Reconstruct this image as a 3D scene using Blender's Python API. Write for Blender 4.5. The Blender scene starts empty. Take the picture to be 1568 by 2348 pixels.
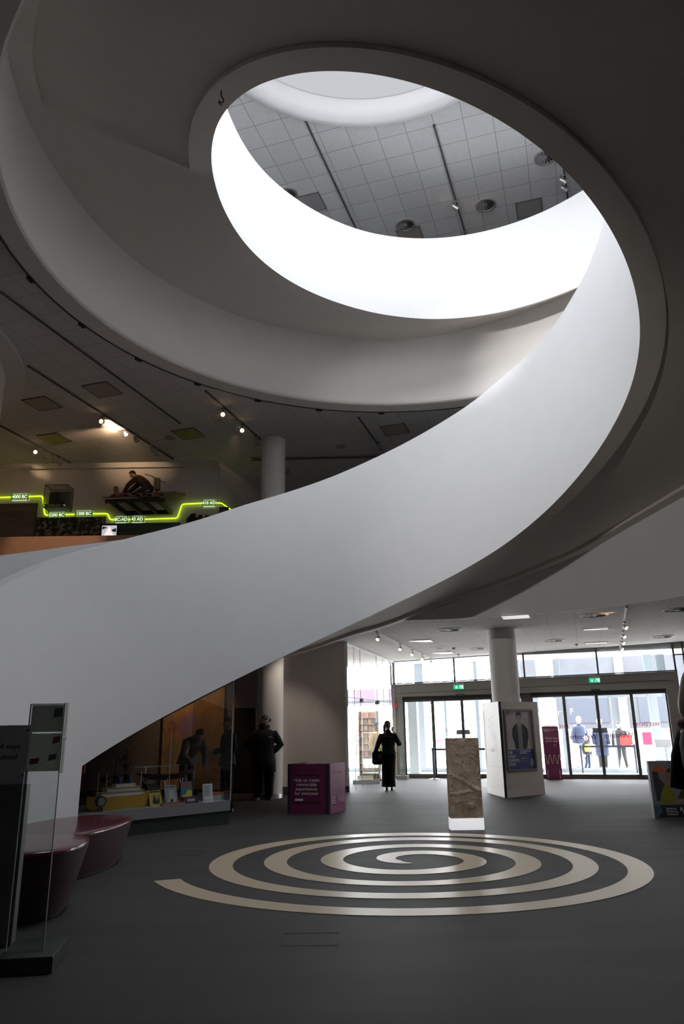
import bpy, bmesh, math, random
from mathutils import Vector, Matrix, noise
random.seed(7)
PI = math.pi
scene = bpy.context.scene
COL = scene.collection

# ------------------------------------------------------------------ camera
PITCH, ROLL, EYE, FPX = math.radians(16.45), math.radians(0.84), 1.5, 1680.0
cam_data = bpy.data.cameras.new('camera')
cam = bpy.data.objects.new('camera', cam_data)
COL.objects.link(cam)
cam_data.sensor_fit = 'HORIZONTAL'
cam_data.sensor_width = 36.0
cam_data.lens = 36.0 * FPX / 1568.0
cam_data.clip_end = 300
cam.matrix_world = Matrix.Translation((0, 0, EYE)) @ Matrix.Rotation(PI / 2 + PITCH, 4, 'X') @ Matrix.Rotation(-ROLL, 4, 'Z')
scene.camera = cam
scene.view_settings.view_transform = 'Standard'
scene.view_settings.look = 'None'
scene.view_settings.gamma = 1.0
scene.view_settings.use_curve_mapping = False

# ------------------------------------------------------------------ tags
def tag(o, label=None, cat=None, group=None, kind=None):
    if label: o['label'] = label
    if cat: o['category'] = cat
    if group: o['group'] = group
    if kind: o['kind'] = kind
    return o

def thing(name, label, cat, loc=(0, 0, 0), rotz=0.0, group=None):
    o = bpy.data.objects.new(name, None)
    COL.objects.link(o)
    o.empty_display_size = 0.1
    o.location = loc
    o.rotation_euler = (0, 0, rotz)
    return tag(o, label, cat, group)

def copy_tree(o, parent=None):
    c = o.copy(); COL.objects.link(c)
    if parent is not None: c.parent = parent
    for ch in [x for x in bpy.data.objects if x.parent == o]:
        copy_tree(ch, c)
    return c

# ------------------------------------------------------------------ mesh builder
class MB:
    def __init__(s):
        s.v, s.f, s.mi, s.cur = [], [], [], 0
    def mat(s, i): s.cur = i; return s
    def add(s, vs, fs, M=None):
        n = len(s.v)
        for p in vs:
            p = Vector(p)
            s.v.append(M @ p if M is not None else p)
        for f in fs:
            s.f.append(tuple(n + i for i in f)); s.mi.append(s.cur)
        return s
    def box(s, c, d, M=None, rz=0.0):
        x, y, z = d[0] / 2, d[1] / 2, d[2] / 2
        vs = [(-x, -y, -z), (x, -y, -z), (x, y, -z), (-x, y, -z), (-x, -y, z), (x, -y, z), (x, y, z), (-x, y, z)]
        T = Matrix.Translation(c) @ Matrix.Rotation(rz, 4, 'Z')
        if M is not None: T = M @ T
        return s.add(vs, [(0, 3, 2, 1), (4, 5, 6, 7), (0, 1, 5, 4), (1, 2, 6, 5), (2, 3, 7, 6), (3, 0, 4, 7)], T)
    def bar(s, a, b, w, h=None, up=(0, 0, 1)):
        a, b = Vector(a), Vector(b); h = h or w
        d = b - a; L = d.length; d.normalize()
        up = Vector(up)
        if abs(d.dot(up)) > 0.98: up = Vector((0, 1, 0))
        x = d.cross(up).normalized(); z = x.cross(d)
        M = Matrix(((x.x, d.x, z.x, (a.x + b.x) / 2), (x.y, d.y, z.y, (a.y + b.y) / 2), (x.z, d.z, z.z, (a.z + b.z) / 2), (0, 0, 0, 1)))
        return s.box((0, 0, 0), (w, L, h), M)
    def rings(s, rings, closed=True, cap0=False, cap1=False):
        n = len(rings[0]); base = len(s.v); fs = []
        for r in rings: s.v.extend(Vector(p) for p in r)
        m = n if closed else n - 1
        for i in range(len(rings) - 1):
            for j in range(m):
                k = (j + 1) % n
                fs.append((base + i * n + j, base + i * n + k, base + (i + 1) * n + k, base + (i + 1) * n + j))
        if cap0: fs.append(tuple(base + j for j in range(n))[::-1])
        if cap1: fs.append(tuple(base + (len(rings) - 1) * n + j for j in range(n)))
        for f in fs: s.f.append(f); s.mi.append(s.cur)
        return s
    def lathe(s, prof, c=(0, 0, 0), n=32, a0=0.0, a1=2 * PI, sx=1.0, sy=1.0):
        full = abs(a1 - a0 - 2 * PI) < 1e-6
        k = n if full else n + 1
        rs = []
        for r, z in prof:
            rs.append([(c[0] + sx * r * math.cos(a0 + (a1 - a0) * j / n), c[1] + sy * r * math.sin(a0 + (a1 - a0) * j / n), c[2] + z) for j in range(k)])
        return s.rings(rs, closed=full)
    def cyl(s, a, b, r0, r1=None, n=16, caps=True):
        a, b = Vector(a), Vector(b); r1 = r0 if r1 is None else r1
        d = (b - a).normalized()
        u = d.orthogonal().normalized(); w = d.cross(u)
        R = lambda p, r: [p + r * (math.cos(2 * PI * j / n) * u + math.sin(2 * PI * j / n) * w) for j in range(n)]
        return s.rings([R(a, r0), R(b, r1)], True, caps, caps)
    def tube(s, pts, r, n=8, caps=True):
        pts = [Vector(p) for p in pts]
        rr = r if isinstance(r, (list, tuple)) else [r] * len(pts)
        prev = None; rs = []
        for i, p in enumerate(pts):
            t = (pts[min(i + 1, len(pts) - 1)] - pts[max(i - 1, 0)]).normalized()
            u = (prev - t * prev.dot(t)).normalized() if prev is not None else t.orthogonal().normalized()
            prev = u; w = t.cross(u)
            rs.append([p + rr[i] * (math.cos(2 * PI * j / n) * u + math.sin(2 * PI * j / n) * w) for j in range(n)])
        return s.rings(rs, True, caps, caps)
    def prism(s, pts, z0, z1, M=None):
        n = len(pts)
        vs = [(p[0], p[1], z0) for p in pts] + [(p[0], p[1], z1) for p in pts]
        fs = [tuple(range(n))[::-1], tuple(range(n, 2 * n))] + [(i, (i + 1) % n, n + (i + 1) % n, n + i) for i in range(n)]
        return s.add(vs, fs, M)
    def sphere(s, c, r, n=12, m=8, sc=(1, 1, 1)):
        prof = []
        rs = []
        for i in range(m + 1):
            t = -PI / 2 + PI * i / m
            rs.append([(c[0] + sc[0] * r * math.cos(t) * math.cos(2 * PI * j / n), c[1] + sc[1] * r * math.cos(t) * math.sin(2 * PI * j / n), c[2] + sc[2] * r * math.sin(t)) for j in range(n)])
        return s.rings(rs)
    def build(s, name, mats, parent=None, smooth=None, loc=None, bevel=0.0):
        me = bpy.data.meshes.new(name)
        me.from_pydata([tuple(p) for p in s.v], [], s.f)
        if not isinstance(mats, (list, tuple)): mats = [mats]
        for m in mats: me.materials.append(m)
        if len(mats) > 1: me.polygons.foreach_set('material_index', s.mi)
        bm = bmesh.new(); bm.from_mesh(me)
        bmesh.ops.remove_doubles(bm, verts=bm.verts, dist=1e-5)
        bmesh.ops.recalc_face_normals(bm, faces=bm.faces)
        if bevel > 0:
            es = [e for e in bm.edges if len(e.link_faces) == 2 and e.calc_face_angle(0) > 0.6]
            bmesh.ops.bevel(bm, geom=es, offset=bevel, segments=2, affect='EDGES', clamp_overlap=True)
        bm.to_mesh(me); bm.free()
        if smooth is not None:
            me.polygons.foreach_set('use_smooth', [True] * len(me.polygons))
            me.set_sharp_from_angle(angle=math.radians(smooth))
        o = bpy.data.objects.new(name, me)
        COL.objects.link(o)
        if parent is not None: o.parent = parent
        if loc is not None: o.location = loc
        return o

def struct(o, label=None):
    o['kind'] = 'structure'
    if label: o['label'] = label
    return o

# ------------------------------------------------------------------ materials
def _new(name):
    m = bpy.data.materials.new(name); m.use_nodes = True
    return m, m.node_tree.nodes, m.node_tree.links, m.node_tree.nodes['Principled BSDF']

def pmat(name, col, rough=0.5, metal=0.0, emit=0.0, ecol=None, spec=0.5, grain=0.0, gscale=60.0, bump=0.0, coat=0.0):
    m, N, L, b = _new(name)
    b.inputs['Base Color'].default_value = (*col, 1)
    b.inputs['Roughness'].default_value = rough
    b.inputs['Metallic'].default_value = metal
    b.inputs['Specular IOR Level'].default_value = spec
    b.inputs['Coat Weight'].default_value = coat
    if emit:
        b.inputs['Emission Color'].default_value = (*(ecol or col), 1)
        b.inputs['Emission Strength'].default_value = emit
    if grain or bump:
        g = N.new('ShaderNodeNewGeometry')
        n = N.new('ShaderNodeTexNoise'); n.inputs['Scale'].default_value = gscale; n.inputs['Detail'].default_value = 4
        L.new(g.outputs['Position'], n.inputs['Vector'])
        if grain:
            mx = N.new('ShaderNodeMix'); mx.data_type = 'RGBA'
            mx.inputs[6].default_value = (*[c * (1 - grain) for c in col], 1)
            mx.inputs[7].default_value = (*[min(1, c * (1 + grain)) for c in col], 1)
            L.new(n.outputs['Fac'], mx.inputs[0]); L.new(mx.outputs[2], b.inputs['Base Color'])
        if bump:
            bp = N.new('ShaderNodeBump'); bp.inputs['Strength'].default_value = bump; bp.inputs['Distance'].default_value = 0.01
            L.new(n.outputs['Fac'], bp.inputs['Height']); L.new(bp.outputs['Normal'], b.inputs['Normal'])
    return m

def emat(name, col, strength):
    m = bpy.data.materials.new(name); m.use_nodes = True
    N, L = m.node_tree.nodes, m.node_tree.links
    N.remove(N['Principled BSDF'])
    e = N.new('ShaderNodeEmission'); e.inputs[0].default_value = (*col, 1); e.inputs[1].default_value = strength
    L.new(e.outputs[0], N['Material Output'].inputs[0])
    return m

def thin_mat(name, col, back=0.5):          # paper or vinyl that lets light glow through from behind
    m = bpy.data.materials.new(name); m.use_nodes = True
    N, L = m.node_tree.nodes, m.node_tree.links
    N.remove(N['Principled BSDF'])
    d = N.new('ShaderNodeBsdfDiffuse'); d.inputs[0].default_value = (*col, 1)
    t = N.new('ShaderNodeBsdfTranslucent'); t.inputs[0].default_value = (*col, 1)
    mx = N.new('ShaderNodeMixShader'); mx.inputs[0].default_value = back
    L.new(d.outputs[0], mx.inputs[1]); L.new(t.outputs[0], mx.inputs[2]); L.new(mx.outputs[0], N['Material Output'].inputs[0])
    return m

def glass_mat(name, tint=(0.95, 0.98, 0.97), refl=0.6, rough=0.0, haze=0.0):
    m = bpy.data.materials.new(name); m.use_nodes = True
    N, L = m.node_tree.nodes, m.node_tree.links
    N.remove(N['Principled BSDF'])
    t = N.new('ShaderNodeBsdfTransparent'); t.inputs[0].default_value = (*tint, 1)
    g = N.new('ShaderNodeBsdfGlossy'); g.inputs['Roughness'].default_value = rough
    fr = N.new('ShaderNodeFresnel'); fr.inputs[0].default_value = 1.5
    mu = N.new('ShaderNodeMath'); mu.operation = 'MULTIPLY'; mu.inputs[1].default_value = refl
    mx = N.new('ShaderNodeMixShader')
    L.new(fr.outputs[0], mu.inputs[0]); L.new(mu.outputs[0], mx.inputs[0])
    L.new(t.outputs[0], mx.inputs[1]); L.new(g.outputs[0], mx.inputs[2])
    out = mx
    if haze > 0:
        d = N.new('ShaderNodeBsdfDiffuse'); d.inputs[0].default_value = (0.8, 0.82, 0.85, 1)
        m2 = N.new('ShaderNodeMixShader'); m2.inputs[0].default_value = haze
        L.new(mx.outputs[0], m2.inputs[1]); L.new(d.outputs[0], m2.inputs[2]); out = m2
    L.new(out.outputs[0], N['Material Output'].inputs[0])
    return m

GRID = math.radians(17.5)           # the building grid is turned 17.5 degrees from the line of sight
def tile_mat(name, col, line, size=(0.6, 0.6), lw=0.008, rough=0.9, off=(0, 0), speck=0.25):
    m, N, L, b = _new(name)
    g = N.new('ShaderNodeNewGeometry')
    mp = N.new('ShaderNodeMapping'); mp.inputs['Rotation'].default_value = (0, 0, GRID); mp.inputs['Location'].default_value = (off[0], off[1], 0)
    br = N.new('ShaderNodeTexBrick'); br.offset = 0.0; br.squash = 1.0
    br.inputs['Scale'].default_value = 1; br.inputs['Brick Width'].default_value = size[0]; br.inputs['Row Height'].default_value = size[1]
    br.inputs['Mortar Size'].default_value = lw; br.inputs['Mortar Smooth'].default_value = 0.1; br.inputs['Bias'].default_value = -0.3
    br.inputs['Color1'].default_value = (*col, 1); br.inputs['Color2'].default_value = (*[c * 0.93 for c in col], 1); br.inputs['Mortar'].default_value = (*line, 1)
    n = N.new('ShaderNodeTexNoise'); n.inputs['Scale'].default_value = 45; n.inputs['Detail'].default_value = 3
    mr = N.new('ShaderNodeMapRange'); mr.inputs[1].default_value = 0.3; mr.inputs[2].default_value = 0.7; mr.inputs[3].default_value = 1 - speck; mr.inputs[4].default_value = 1 + speck * 0.3
    mx = N.new('ShaderNodeMix'); mx.data_type = 'RGBA'; mx.blend_type = 'MULTIPLY'; mx.inputs[0].default_value = 1
    L.new(g.outputs['Position'], mp.inputs[0]); L.new(mp.outputs[0], br.inputs['Vector']); L.new(g.outputs['Position'], n.inputs['Vector'])
    L.new(n.outputs['Fac'], mr.inputs[0]); L.new(br.outputs['Color'], mx.inputs[6]); L.new(mr.outputs[0], mx.inputs[7])
    L.new(mx.outputs[2], b.inputs['Base Color']); b.inputs['Roughness'].default_value = rough
    b.inputs['Specular IOR Level'].default_value = 0.2
    return m

M = {}
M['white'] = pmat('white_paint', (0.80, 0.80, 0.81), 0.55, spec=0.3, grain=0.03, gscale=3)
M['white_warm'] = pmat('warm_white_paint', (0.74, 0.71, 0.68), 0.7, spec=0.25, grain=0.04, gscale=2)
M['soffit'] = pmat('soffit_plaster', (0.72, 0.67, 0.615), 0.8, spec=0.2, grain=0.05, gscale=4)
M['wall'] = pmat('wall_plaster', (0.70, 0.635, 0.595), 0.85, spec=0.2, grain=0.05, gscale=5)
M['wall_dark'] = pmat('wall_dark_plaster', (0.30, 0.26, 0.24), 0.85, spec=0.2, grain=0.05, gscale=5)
M['shell'] = pmat('shell_plaster', (0.42, 0.41, 0.40), 0.9, spec=0.1)
M['black'] = pmat('black_matt', (0.012, 0.012, 0.013), 0.6)
M['dark'] = pmat('dark_grey', (0.05, 0.05, 0.055), 0.55)
M['grey'] = pmat('mid_grey', (0.22, 0.22, 0.23), 0.5)
M['steel'] = pmat('brushed_steel', (0.55, 0.55, 0.56), 0.35, metal=1.0)
M['frame'] = pmat('door_frame_metal', (0.075, 0.072, 0.07), 0.45, spec=0.4)
M['header'] = pmat('door_header_metal', (0.22, 0.205, 0.19), 0.5, spec=0.3)
M['glass'] = glass_mat('clear_glass', (0.96, 0.985, 0.98), 0.8)
M['glass_case'] = glass_mat('case_glass', (0.88, 0.91, 0.90), 0.4)
M['acrylic'] = glass_mat('clear_acrylic', (0.88, 0.91, 0.90), 0.5)
M['tile2'] = tile_mat('top_ceiling_tiles', (0.84, 0.84, 0.85), (0.42, 0.42, 0.43), lw=0.007, speck=0.12)
M['tile1'] = tile_mat('gallery_ceiling_tiles', (0.76, 0.735, 0.72), (0.42, 0.41, 0.40), lw=0.006)
M['tile0'] = tile_mat('entrance_ceiling_tiles', (0.74, 0.70, 0.67), (0.50, 0.47, 0.45), lw=0.006)
M['spot_glow'] = emat('lamp_glow', (1.0, 0.62, 0.30), 14)
M['lamp_white'] = pmat('lamp_housing', (0.75, 0.74, 0.72), 0.4)

# floor: dark rubber with fine grain, soft sheen
def floor_mat():
    m, N, L, b = _new('floor_dark_rubber')
    g = N.new('ShaderNodeNewGeometry')
    n = N.new('ShaderNodeTexNoise'); n.inputs['Scale'].default_value = 160; n.inputs['Detail'].default_value = 2
    n2 = N.new('ShaderNodeTexNoise'); n2.inputs['Scale'].default_value = 1.3; n2.inputs['Detail'].default_value = 5
    mp = N.new('ShaderNodeMapping'); mp.inputs['Scale'].default_value = (0.35, 1.6, 1)
    cr = N.new('ShaderNodeValToRGB')
    cr.color_ramp.elements[0].position = 0.3; cr.color_ramp.elements[0].color = (0.027, 0.0255, 0.0255, 1)
    cr.color_ramp.elements[1].position = 0.75; cr.color_ramp.elements[1].color = (0.056, 0.053, 0.052, 1)
    L.new(g.outputs['Position'], n.inputs['Vector']); L.new(g.outputs['Position'], mp.inputs[0]); L.new(mp.outputs[0], n2.inputs['Vector'])
    L.new(n.outputs['Fac'], cr.inputs[0]); L.new(cr.outputs[0], b.inputs['Base Color'])
    mr = N.new('ShaderNodeMapRange'); mr.inputs[3].default_value = 0.56; mr.inputs[4].default_value = 0.76
    L.new(n2.outputs['Fac'], mr.inputs[0]); L.new(mr.outputs[0], b.inputs['Roughness'])
    b.inputs['Specular IOR Level'].default_value = 0.28
    return m
M['floor'] = floor_mat()
M['inlay'] = pmat('beige_inlay', (0.48, 0.395, 0.29), 0.36, spec=0.5, grain=0.10, gscale=50)

# ------------------------------------------------------------------ lettering
def lettering(txt, size, mat, parent, M4, name='lettering', align='CENTER', spacing=1.0, depth=0.002, shear=0.0, mirror=False, line=1.0, label=None, bold=0.0):
    cu = bpy.data.curves.new('lettering', 'FONT')
    cu.body = txt; cu.size = size; cu.align_x = align; cu.align_y = 'CENTER'
    cu.extrude = depth; cu.space_character = spacing; cu.shear = shear; cu.space_line = line; cu.offset = bold
    cu.resolution_u = 3
    tmp = bpy.data.objects.new('lettering', cu)
    COL.objects.link(tmp)
    dg = bpy.context.evaluated_depsgraph_get()
    me = bpy.data.meshes.new_from_object(tmp.evaluated_get(dg))
    bpy.data.objects.remove(tmp)
    if mirror:
        me.transform(Matrix.Scale(-1, 4, (1, 0, 0))); me.flip_normals()
    me.transform(M4)
    me.materials.clear(); me.materials.append(mat)
    o = bpy.data.objects.new(name, me); COL.objects.link(o)
    o.parent = parent
    if label: o['label'] = label
    return o

def face_matrix(origin, right, up):
    r, u = Vector(right).normalized(), Vector(up).normalized()
    n = r.cross(u)
    o = Vector(origin)
    return Matrix(((r.x, u.x, n.x, o.x), (r.y, u.y, n.y, o.y), (r.z, u.z, n.z, o.z), (0, 0, 0, 1)))

# entrance frame: u along the door wall, v outwards through the doors
XP, YP, E0 = Vector((0.9537, -0.3007, 0)), Vector((0.3007, 0.9537, 0)), Vector((1.62, 24.2, 0))
def E(u, v, z=0.0): return E0 + u * XP + v * YP + Vector((0, 0, z))
EM = Matrix(((XP.x, YP.x, 0, E0.x), (XP.y, YP.y, 0, E0.y), (0, 0, 1, 0), (0, 0, 0, 1)))
EROT = -GRID
def ez(u): return 3.55 + 0.027 * max(-2.0, min(u, 9.0))      # the entrance ceiling falls a little to the left
# ================================================================== staircase geometry
C0 = (1.05, 9.55)          # centre of the stairwell
IN = [(-105,5.265,-0.039),(-90,5.059,0.518),(-75,4.844,1.081),(-60,4.629,1.645),(-45,4.424,2.202),(-30,4.235,2.745),(-15,4.064,3.26),(0,3.902,3.729),(15,3.746,4.153),(30,3.596,4.573),(45,3.454,5.021),(60,3.329,5.472),(75,3.23,5.886),(90,3.156,6.26),(105,3.092,6.624),(120,3.034,6.996),(135,2.992,7.363),(150,2.978,7.712),(165,2.987,8.045),(180,3.011,8.373),(195,3.038,8.693),(210,3.058,8.993),(225,3.062,9.256),(240,3.038,9.454),(255,2.983,9.563),(270,2.937,9.612),(285,2.958,9.655),(300,3.074,9.717),(315,3.272,9.787),(330,3.543,9.854),(345,3.882,9.912),(360,4.286,9.957),(375,4.717,10.012),(390,5.122,10.111),(405,5.477,10.264),(420,5.805,10.446)]
TOPS = [(-105,2.98),(-93.6,3.47),(-82,3.95),(-73.4,4.26),(-64.7,4.58),(-54.8,4.93),(-40.6,5.46),(-29,5.83),(-18.5,6.16),(-5.7,6.58),(12.4,7.14),(22.9,7.44),(33.1,7.75),(44.8,8.04),(54.9,8.29),(63.2,8.54),(72.3,8.78),(84.7,9.15),(120,9.95),(160,10.65),(200,11.15),(235,11.45),(278.5,11.64),(302,11.72),(326.6,11.84),(351,11.91),(364.7,11.99),(381.6,12.14),(400.5,12.37),(409.4,12.53),(420,12.7)]
OUT = [(-105,6.45,-0.04),(-60,6.45,1.62),(-30,6.45,2.66),(-16,6.45,3.10),(-8.5,6.45,3.38),(-2.5,6.45,3.56),(4,6.45,3.80),(9.5,6.45,4.0),(17.2,6.45,4.26),(25.6,6.45,4.52),(37.4,6.45,4.89),(46.5,6.45,5.26),(56.3,6.45,5.58),(80,6.4,6.17),(110,6.2,6.90),(150,5.95,7.86),(200,5.75,8.96),(230,5.71,9.62),(247.3,5.73,10.06),(259.8,5.77,10.43),(277.4,5.85,10.62),(299.7,5.96,10.55),(324.1,6.08,10.5),(342.5,6.16,10.49),(358.2,6.21,10.46),(371.7,6.24,10.51),(389,6.26,10.64),(402.2,6.26,10.71),(420,6.26,10.8)]
def lerp_tab(tab, d, k):
    # Catmull-Rom through the table, clamped at the ends
    xs = [t[0] for t in tab]
    if d <= xs[0]: return tab[0][k]
    if d >= xs[-1]: return tab[-1][k]
    i = max(j for j in range(len(xs)) if xs[j] <= d)
    x0, x1 = xs[i], xs[i + 1]; y0, y1 = tab[i][k], tab[i + 1][k]
    h = x1 - x0
    m0 = (y1 - tab[i - 1][k]) / (x1 - xs[i - 1]) if i > 0 else (y1 - y0) / h
    m1 = (tab[i + 2][k] - y0) / (xs[i + 2] - x0) if i + 2 < len(xs) else (y1 - y0) / h
    t = (d - x0) / h
    return y0 * (2*t**3 - 3*t*t + 1) + m0 * h * (t**3 - 2*t*t + t) + y1 * (3*t*t - 2*t**3) + m1 * h * (t**3 - t*t)
rI = lambda d: lerp_tab(IN, d, 1)
zI = lambda d: lerp_tab(IN, d, 2)
zT = lambda d: lerp_tab(TOPS, d, 1)
rO = lambda d: lerp_tab(OUT, d, 1)
zO = lambda d: lerp_tab(OUT, d, 2)
def at(d, r, z):
    a = math.radians(d)
    return (C0[0] + r * math.sin(a), C0[1] + r * math.cos(a), z)

D0, D1, STEP = -104.0, 418.0, 2.0
degs = [D0 + STEP * i for i in range(int((D1 - D0) / STEP) + 1)]
def ledge(d):        # how far the rims stand below the recessed soffit panel; the landing is flush
    if d < -40: return 0.0
    return 0.07 * min(1, (d + 40) / 20) if d < 262 else 0.0

stair = thing('spiral_staircase', 'white sculptural spiral staircase sweeping up around the open stairwell', 'staircase', (C0[0], C0[1], 0))
def S(b):
    for i, p in enumerate(b.v): b.v[i] = p - Vector((C0[0], C0[1], 0))
    return b
b = MB()
zB = lambda d: 0.0 if d < -75.9 else zI(d)          # at its foot the balustrade runs down to the floor
dfoot = [d for d in degs if d <= -76] + [-75.8] + [d for d in degs if d > -75.8]
def flush(d):        # past the end of the rim the underside runs on smoothly into the landing soffit
    return (zO(d) - zI(d)) * 0.33 / (rO(d) - rI(d)) if d >= 263 else 0.0
def bal(d): return [at(d, rI(d), zB(d)), at(d, rI(d), zT(d)), at(d, rI(d) + 0.16, zT(d)), at(d, rI(d) + 0.16, min(zT(d) - 0.5, zI(d) + 0.75)), at(d, rI(d) + 0.33, min(zT(d) - 0.5, zI(d) + 0.6)), at(d, rI(d) + 0.33, zB(d) + flush(d))]
b.rings([bal(d) for d in dfoot], True, True, True)
bo = S(b).build('inner_balustrade', [M['white'], M['soffit']], stair, smooth=40)
tag(bo, 'white curving inner balustrade')
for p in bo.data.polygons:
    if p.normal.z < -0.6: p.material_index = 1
b = MB()
def sof(d):
    k = ledge(d); r0, r1 = rI(d) + 0.33, rO(d) - 0.3
    f0 = 0.33 / (rO(d) - rI(d)) if d >= 263 else 0.0
    row = [at(d, r0, zI(d) + flush(d) + k)]
    for t in (0.25, 0.5, 0.75): row.append(at(d, r0 + (r1 - r0) * t, zI(d) + (zO(d) - zI(d)) * (f0 + (1 - f0) * t) + k))
    row += [at(d, r1, zO(d) + k), at(d, r1, zO(d)), at(d, rO(d), zO(d))]
    return row
up = lambda row, dz: [(p[0], p[1], p[2] + dz) for p in row]
b.rings([sof(d) + up(sof(d), 0.25)[::-1] for d in degs], True, True, True)
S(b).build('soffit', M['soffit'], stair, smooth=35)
# outer balustrade of the first flight (the second runs along the gallery edge)
b = MB()
dd = [d for d in degs if d <= 250]
b.rings([[at(d, rO(d), zO(d)), at(d, rO(d), zT(d)), at(d, rO(d) + 0.12, zT(d)), at(d, rO(d) + 0.12, zO(d))] for d in dd], True, True, True)
tag(S(b).build('outer_balustrade', M['white'], stair, smooth=40), 'white outer balustrade of the lower flight')
# steps
b = MB()
nst = 56
for i in range(nst):
    a0, a1 = -95 + 345 * i / nst, -95 + 345 * (i + 1) / nst
    zt = max(zI(a1), zO(a1)) + 0.55
    rows = []
    for d in (a0, (a0 + a1) / 2, a1):
        rows.append([at(d, rI(d) + 0.18, zt), at(d, rO(d) - 0.02, zt), at(d, rO(d) - 0.02, zt - 0.12), at(d, rI(d) + 0.18, zt - 0.12)])
    b.rings(rows, True, True, True)
S(b).build('steps', M['grey'], stair)
# landing along the gallery
b = MB()
rows = []
for d in [250 + 4 * i for i in range(43)]:
    rows.append([at(d, rI(d) + 0.1, 11.12), at(d, rO(d) - 0.02, 11.12), at(d, rO(d) - 0.02, 11.04), at(d, rI(d) + 0.1, 11.04)])
b.rings(rows, True, True, True)
S(b).build('landing', M['grey'], stair)

# ================================================================== floors, slabs and ceilings
GC, GR = (1.2, 9.8), 5.97           # round opening in the gallery ceiling
def ring_plate(b, c, R, rect, z0, z1=None, n=96):
    x0, y0, x1, y1 = rect
    angs = [2 * PI * i / n for i in range(n)]
    for X, Y in ((x0, y0), (x1, y0), (x1, y1), (x0, y1)): angs.append(math.atan2(Y - c[1], X - c[0]) % (2 * PI))
    angs = sorted(angs)
    rows = []
    for a in angs + [angs[0]]:
        dx, dy = math.cos(a), math.sin(a); t = 1e9
        if dx > 1e-9: t = min(t, (x1 - c[0]) / dx)
        if dx < -1e-9: t = min(t, (x0 - c[0]) / dx)
        if dy > 1e-9: t = min(t, (y1 - c[1]) / dy)
        if dy < -1e-9: t = min(t, (y0 - c[1]) / dy)
        row = [(c[0] + R * dx, c[1] + R * dy, z0), (c[0] + t * dx, c[1] + t * dy, z0)]
        if z1 is not None: row += [(c[0] + t * dx, c[1] + t * dy, z1), (c[0] + R * dx, c[1] + R * dy, z1)]
        rows.append(row)
    return b.rings(rows, closed=z1 is not None)

X0, X1, Y0 = -14.0, 13.0, -6.0
b = MB(); b.add([(X0, Y0, 0), (X1, Y0, 0), E(12.3, 0.06), E(-17.2, 0.06)], [(0, 1, 2, 3)])
floor = struct(b.build('floor', M['floor']))
# spiral inlay set in the floor, four turns
SPO = [(200.5,2.99),(268,2.678),(340.1,2.624),(438.6,2.317),(546.2,2.378),(629.3,2.04),(703,2.073),(797.3,1.849),(901.8,1.757),(991.6,1.467),(1067.4,1.459),(1154.1,1.233),(1257,1.096),(1357,0.876),(1429.6,0.847),(1506.5,0.692),(1607.1,0.438),(1660,0.31),(1704,0.235)]
SPI = [(203.5,2.71),(268.4,2.419),(343.5,2.362),(437.8,2.024),(545.7,2.111),(630.1,1.803),(703.2,1.802),(796.2,1.58),(902.9,1.488),(993,1.243),(1067.7,1.173),(1151.5,0.968),(1257.6,0.827),(1363.3,0.602),(1431.7,0.584),(1496.3,0.443),(1627.6,0.164),(1660,0.17),(1704,0.21)]
b = MB(); rows = []
for i in range(376):
    d = 200.5 + 4 * i
    ro, ri = lerp_tab(SPO, d, 1), lerp_tab(SPI, d, 1)
    a = math.radians(d)
    rows.append([(0.781 + r * math.cos(a), 9.446 + r * math.sin(a), z) for r, z in ((ro, 0.0), (ro, 0.004), (ri, 0.004), (ri, 0.0))])
b.rings(rows, True, True, True)
struct(b.build('spiral_inlay', M['inlay'], floor), 'pale beige spiral band inlaid in the dark floor')
# access hatches in the floor: thin recessed outlines
b = MB()
for (x, y, w, h) in ((-0.28, 6.12, 0.42, 0.34), (-2.0, 10.2, 0.32, 0.3)):
    for q in ((0, h / 2, w, 0.007), (0, -h / 2, w, 0.007), (w / 2, 0, 0.007, h), (-w / 2, 0, 0.007, h)):
        b.box((x + q[0], y + q[1], 0.001), (q[2], q[3], 0.002))
struct(b.build('floor_hatch', pmat('hatch_joint', (0.018, 0.018, 0.018), 0.7), floor))

# entrance ceiling: from the curved slab edge back to the door wall
SR = 6.45
def to_door_wall(d):
    a = math.radians(d); dx, dy = math.sin(a), math.cos(a)
    t = ((E0.x - C0[0]) * YP.x + (E0.y - C0[1]) * YP.y) / (dx * YP.x + dy * YP.y)
    return C0[0] + t * dx, C0[1] + t * dy
b = MB(); rows = []
for d in [-62 + 2 * i for i in range(78)]:
    if d > 78: break
    fx, fy = to_door_wall(d)
    u = (Vector((fx, fy, 0)) - E0).dot(XP)
    p0 = Vector(at(d, SR, 3.75)); p1 = Vector((fx, fy, ez(u)))
    rows.append([p0.lerp(p1, t) for t in (0, 0.25, 0.5, 0.75, 1)])
b.rings(rows, closed=False)
ceiling_entrance = struct(b.build('ceiling', M['tile0'], smooth=60))
# slab edge and solid parapet of the first floor, following the curve
b = MB()
b.rings([[at(d, SR, 3.74), at(d, SR, 5.8), at(d, SR + 0.15, 5.8), at(d, SR + 0.15, 3.755)] for d in [-14 + 2 * i for i in range(48)]], True, True, True)
struct(b.build('wall_slab_edge', M['white'], smooth=40), 'curved white slab edge over the entrance ceiling')
b = MB()
b.rings([[at(d, SR - 0.02, 3.735), at(d, SR - 0.02, 3.77), at(d, SR + 0.03, 3.77), at(d, SR + 0.03, 3.735)] for d in [-14 + 2 * i for i in range(48)]], True, True, True)
struct(b.build('trim_1', M['white'], smooth=40))
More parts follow.
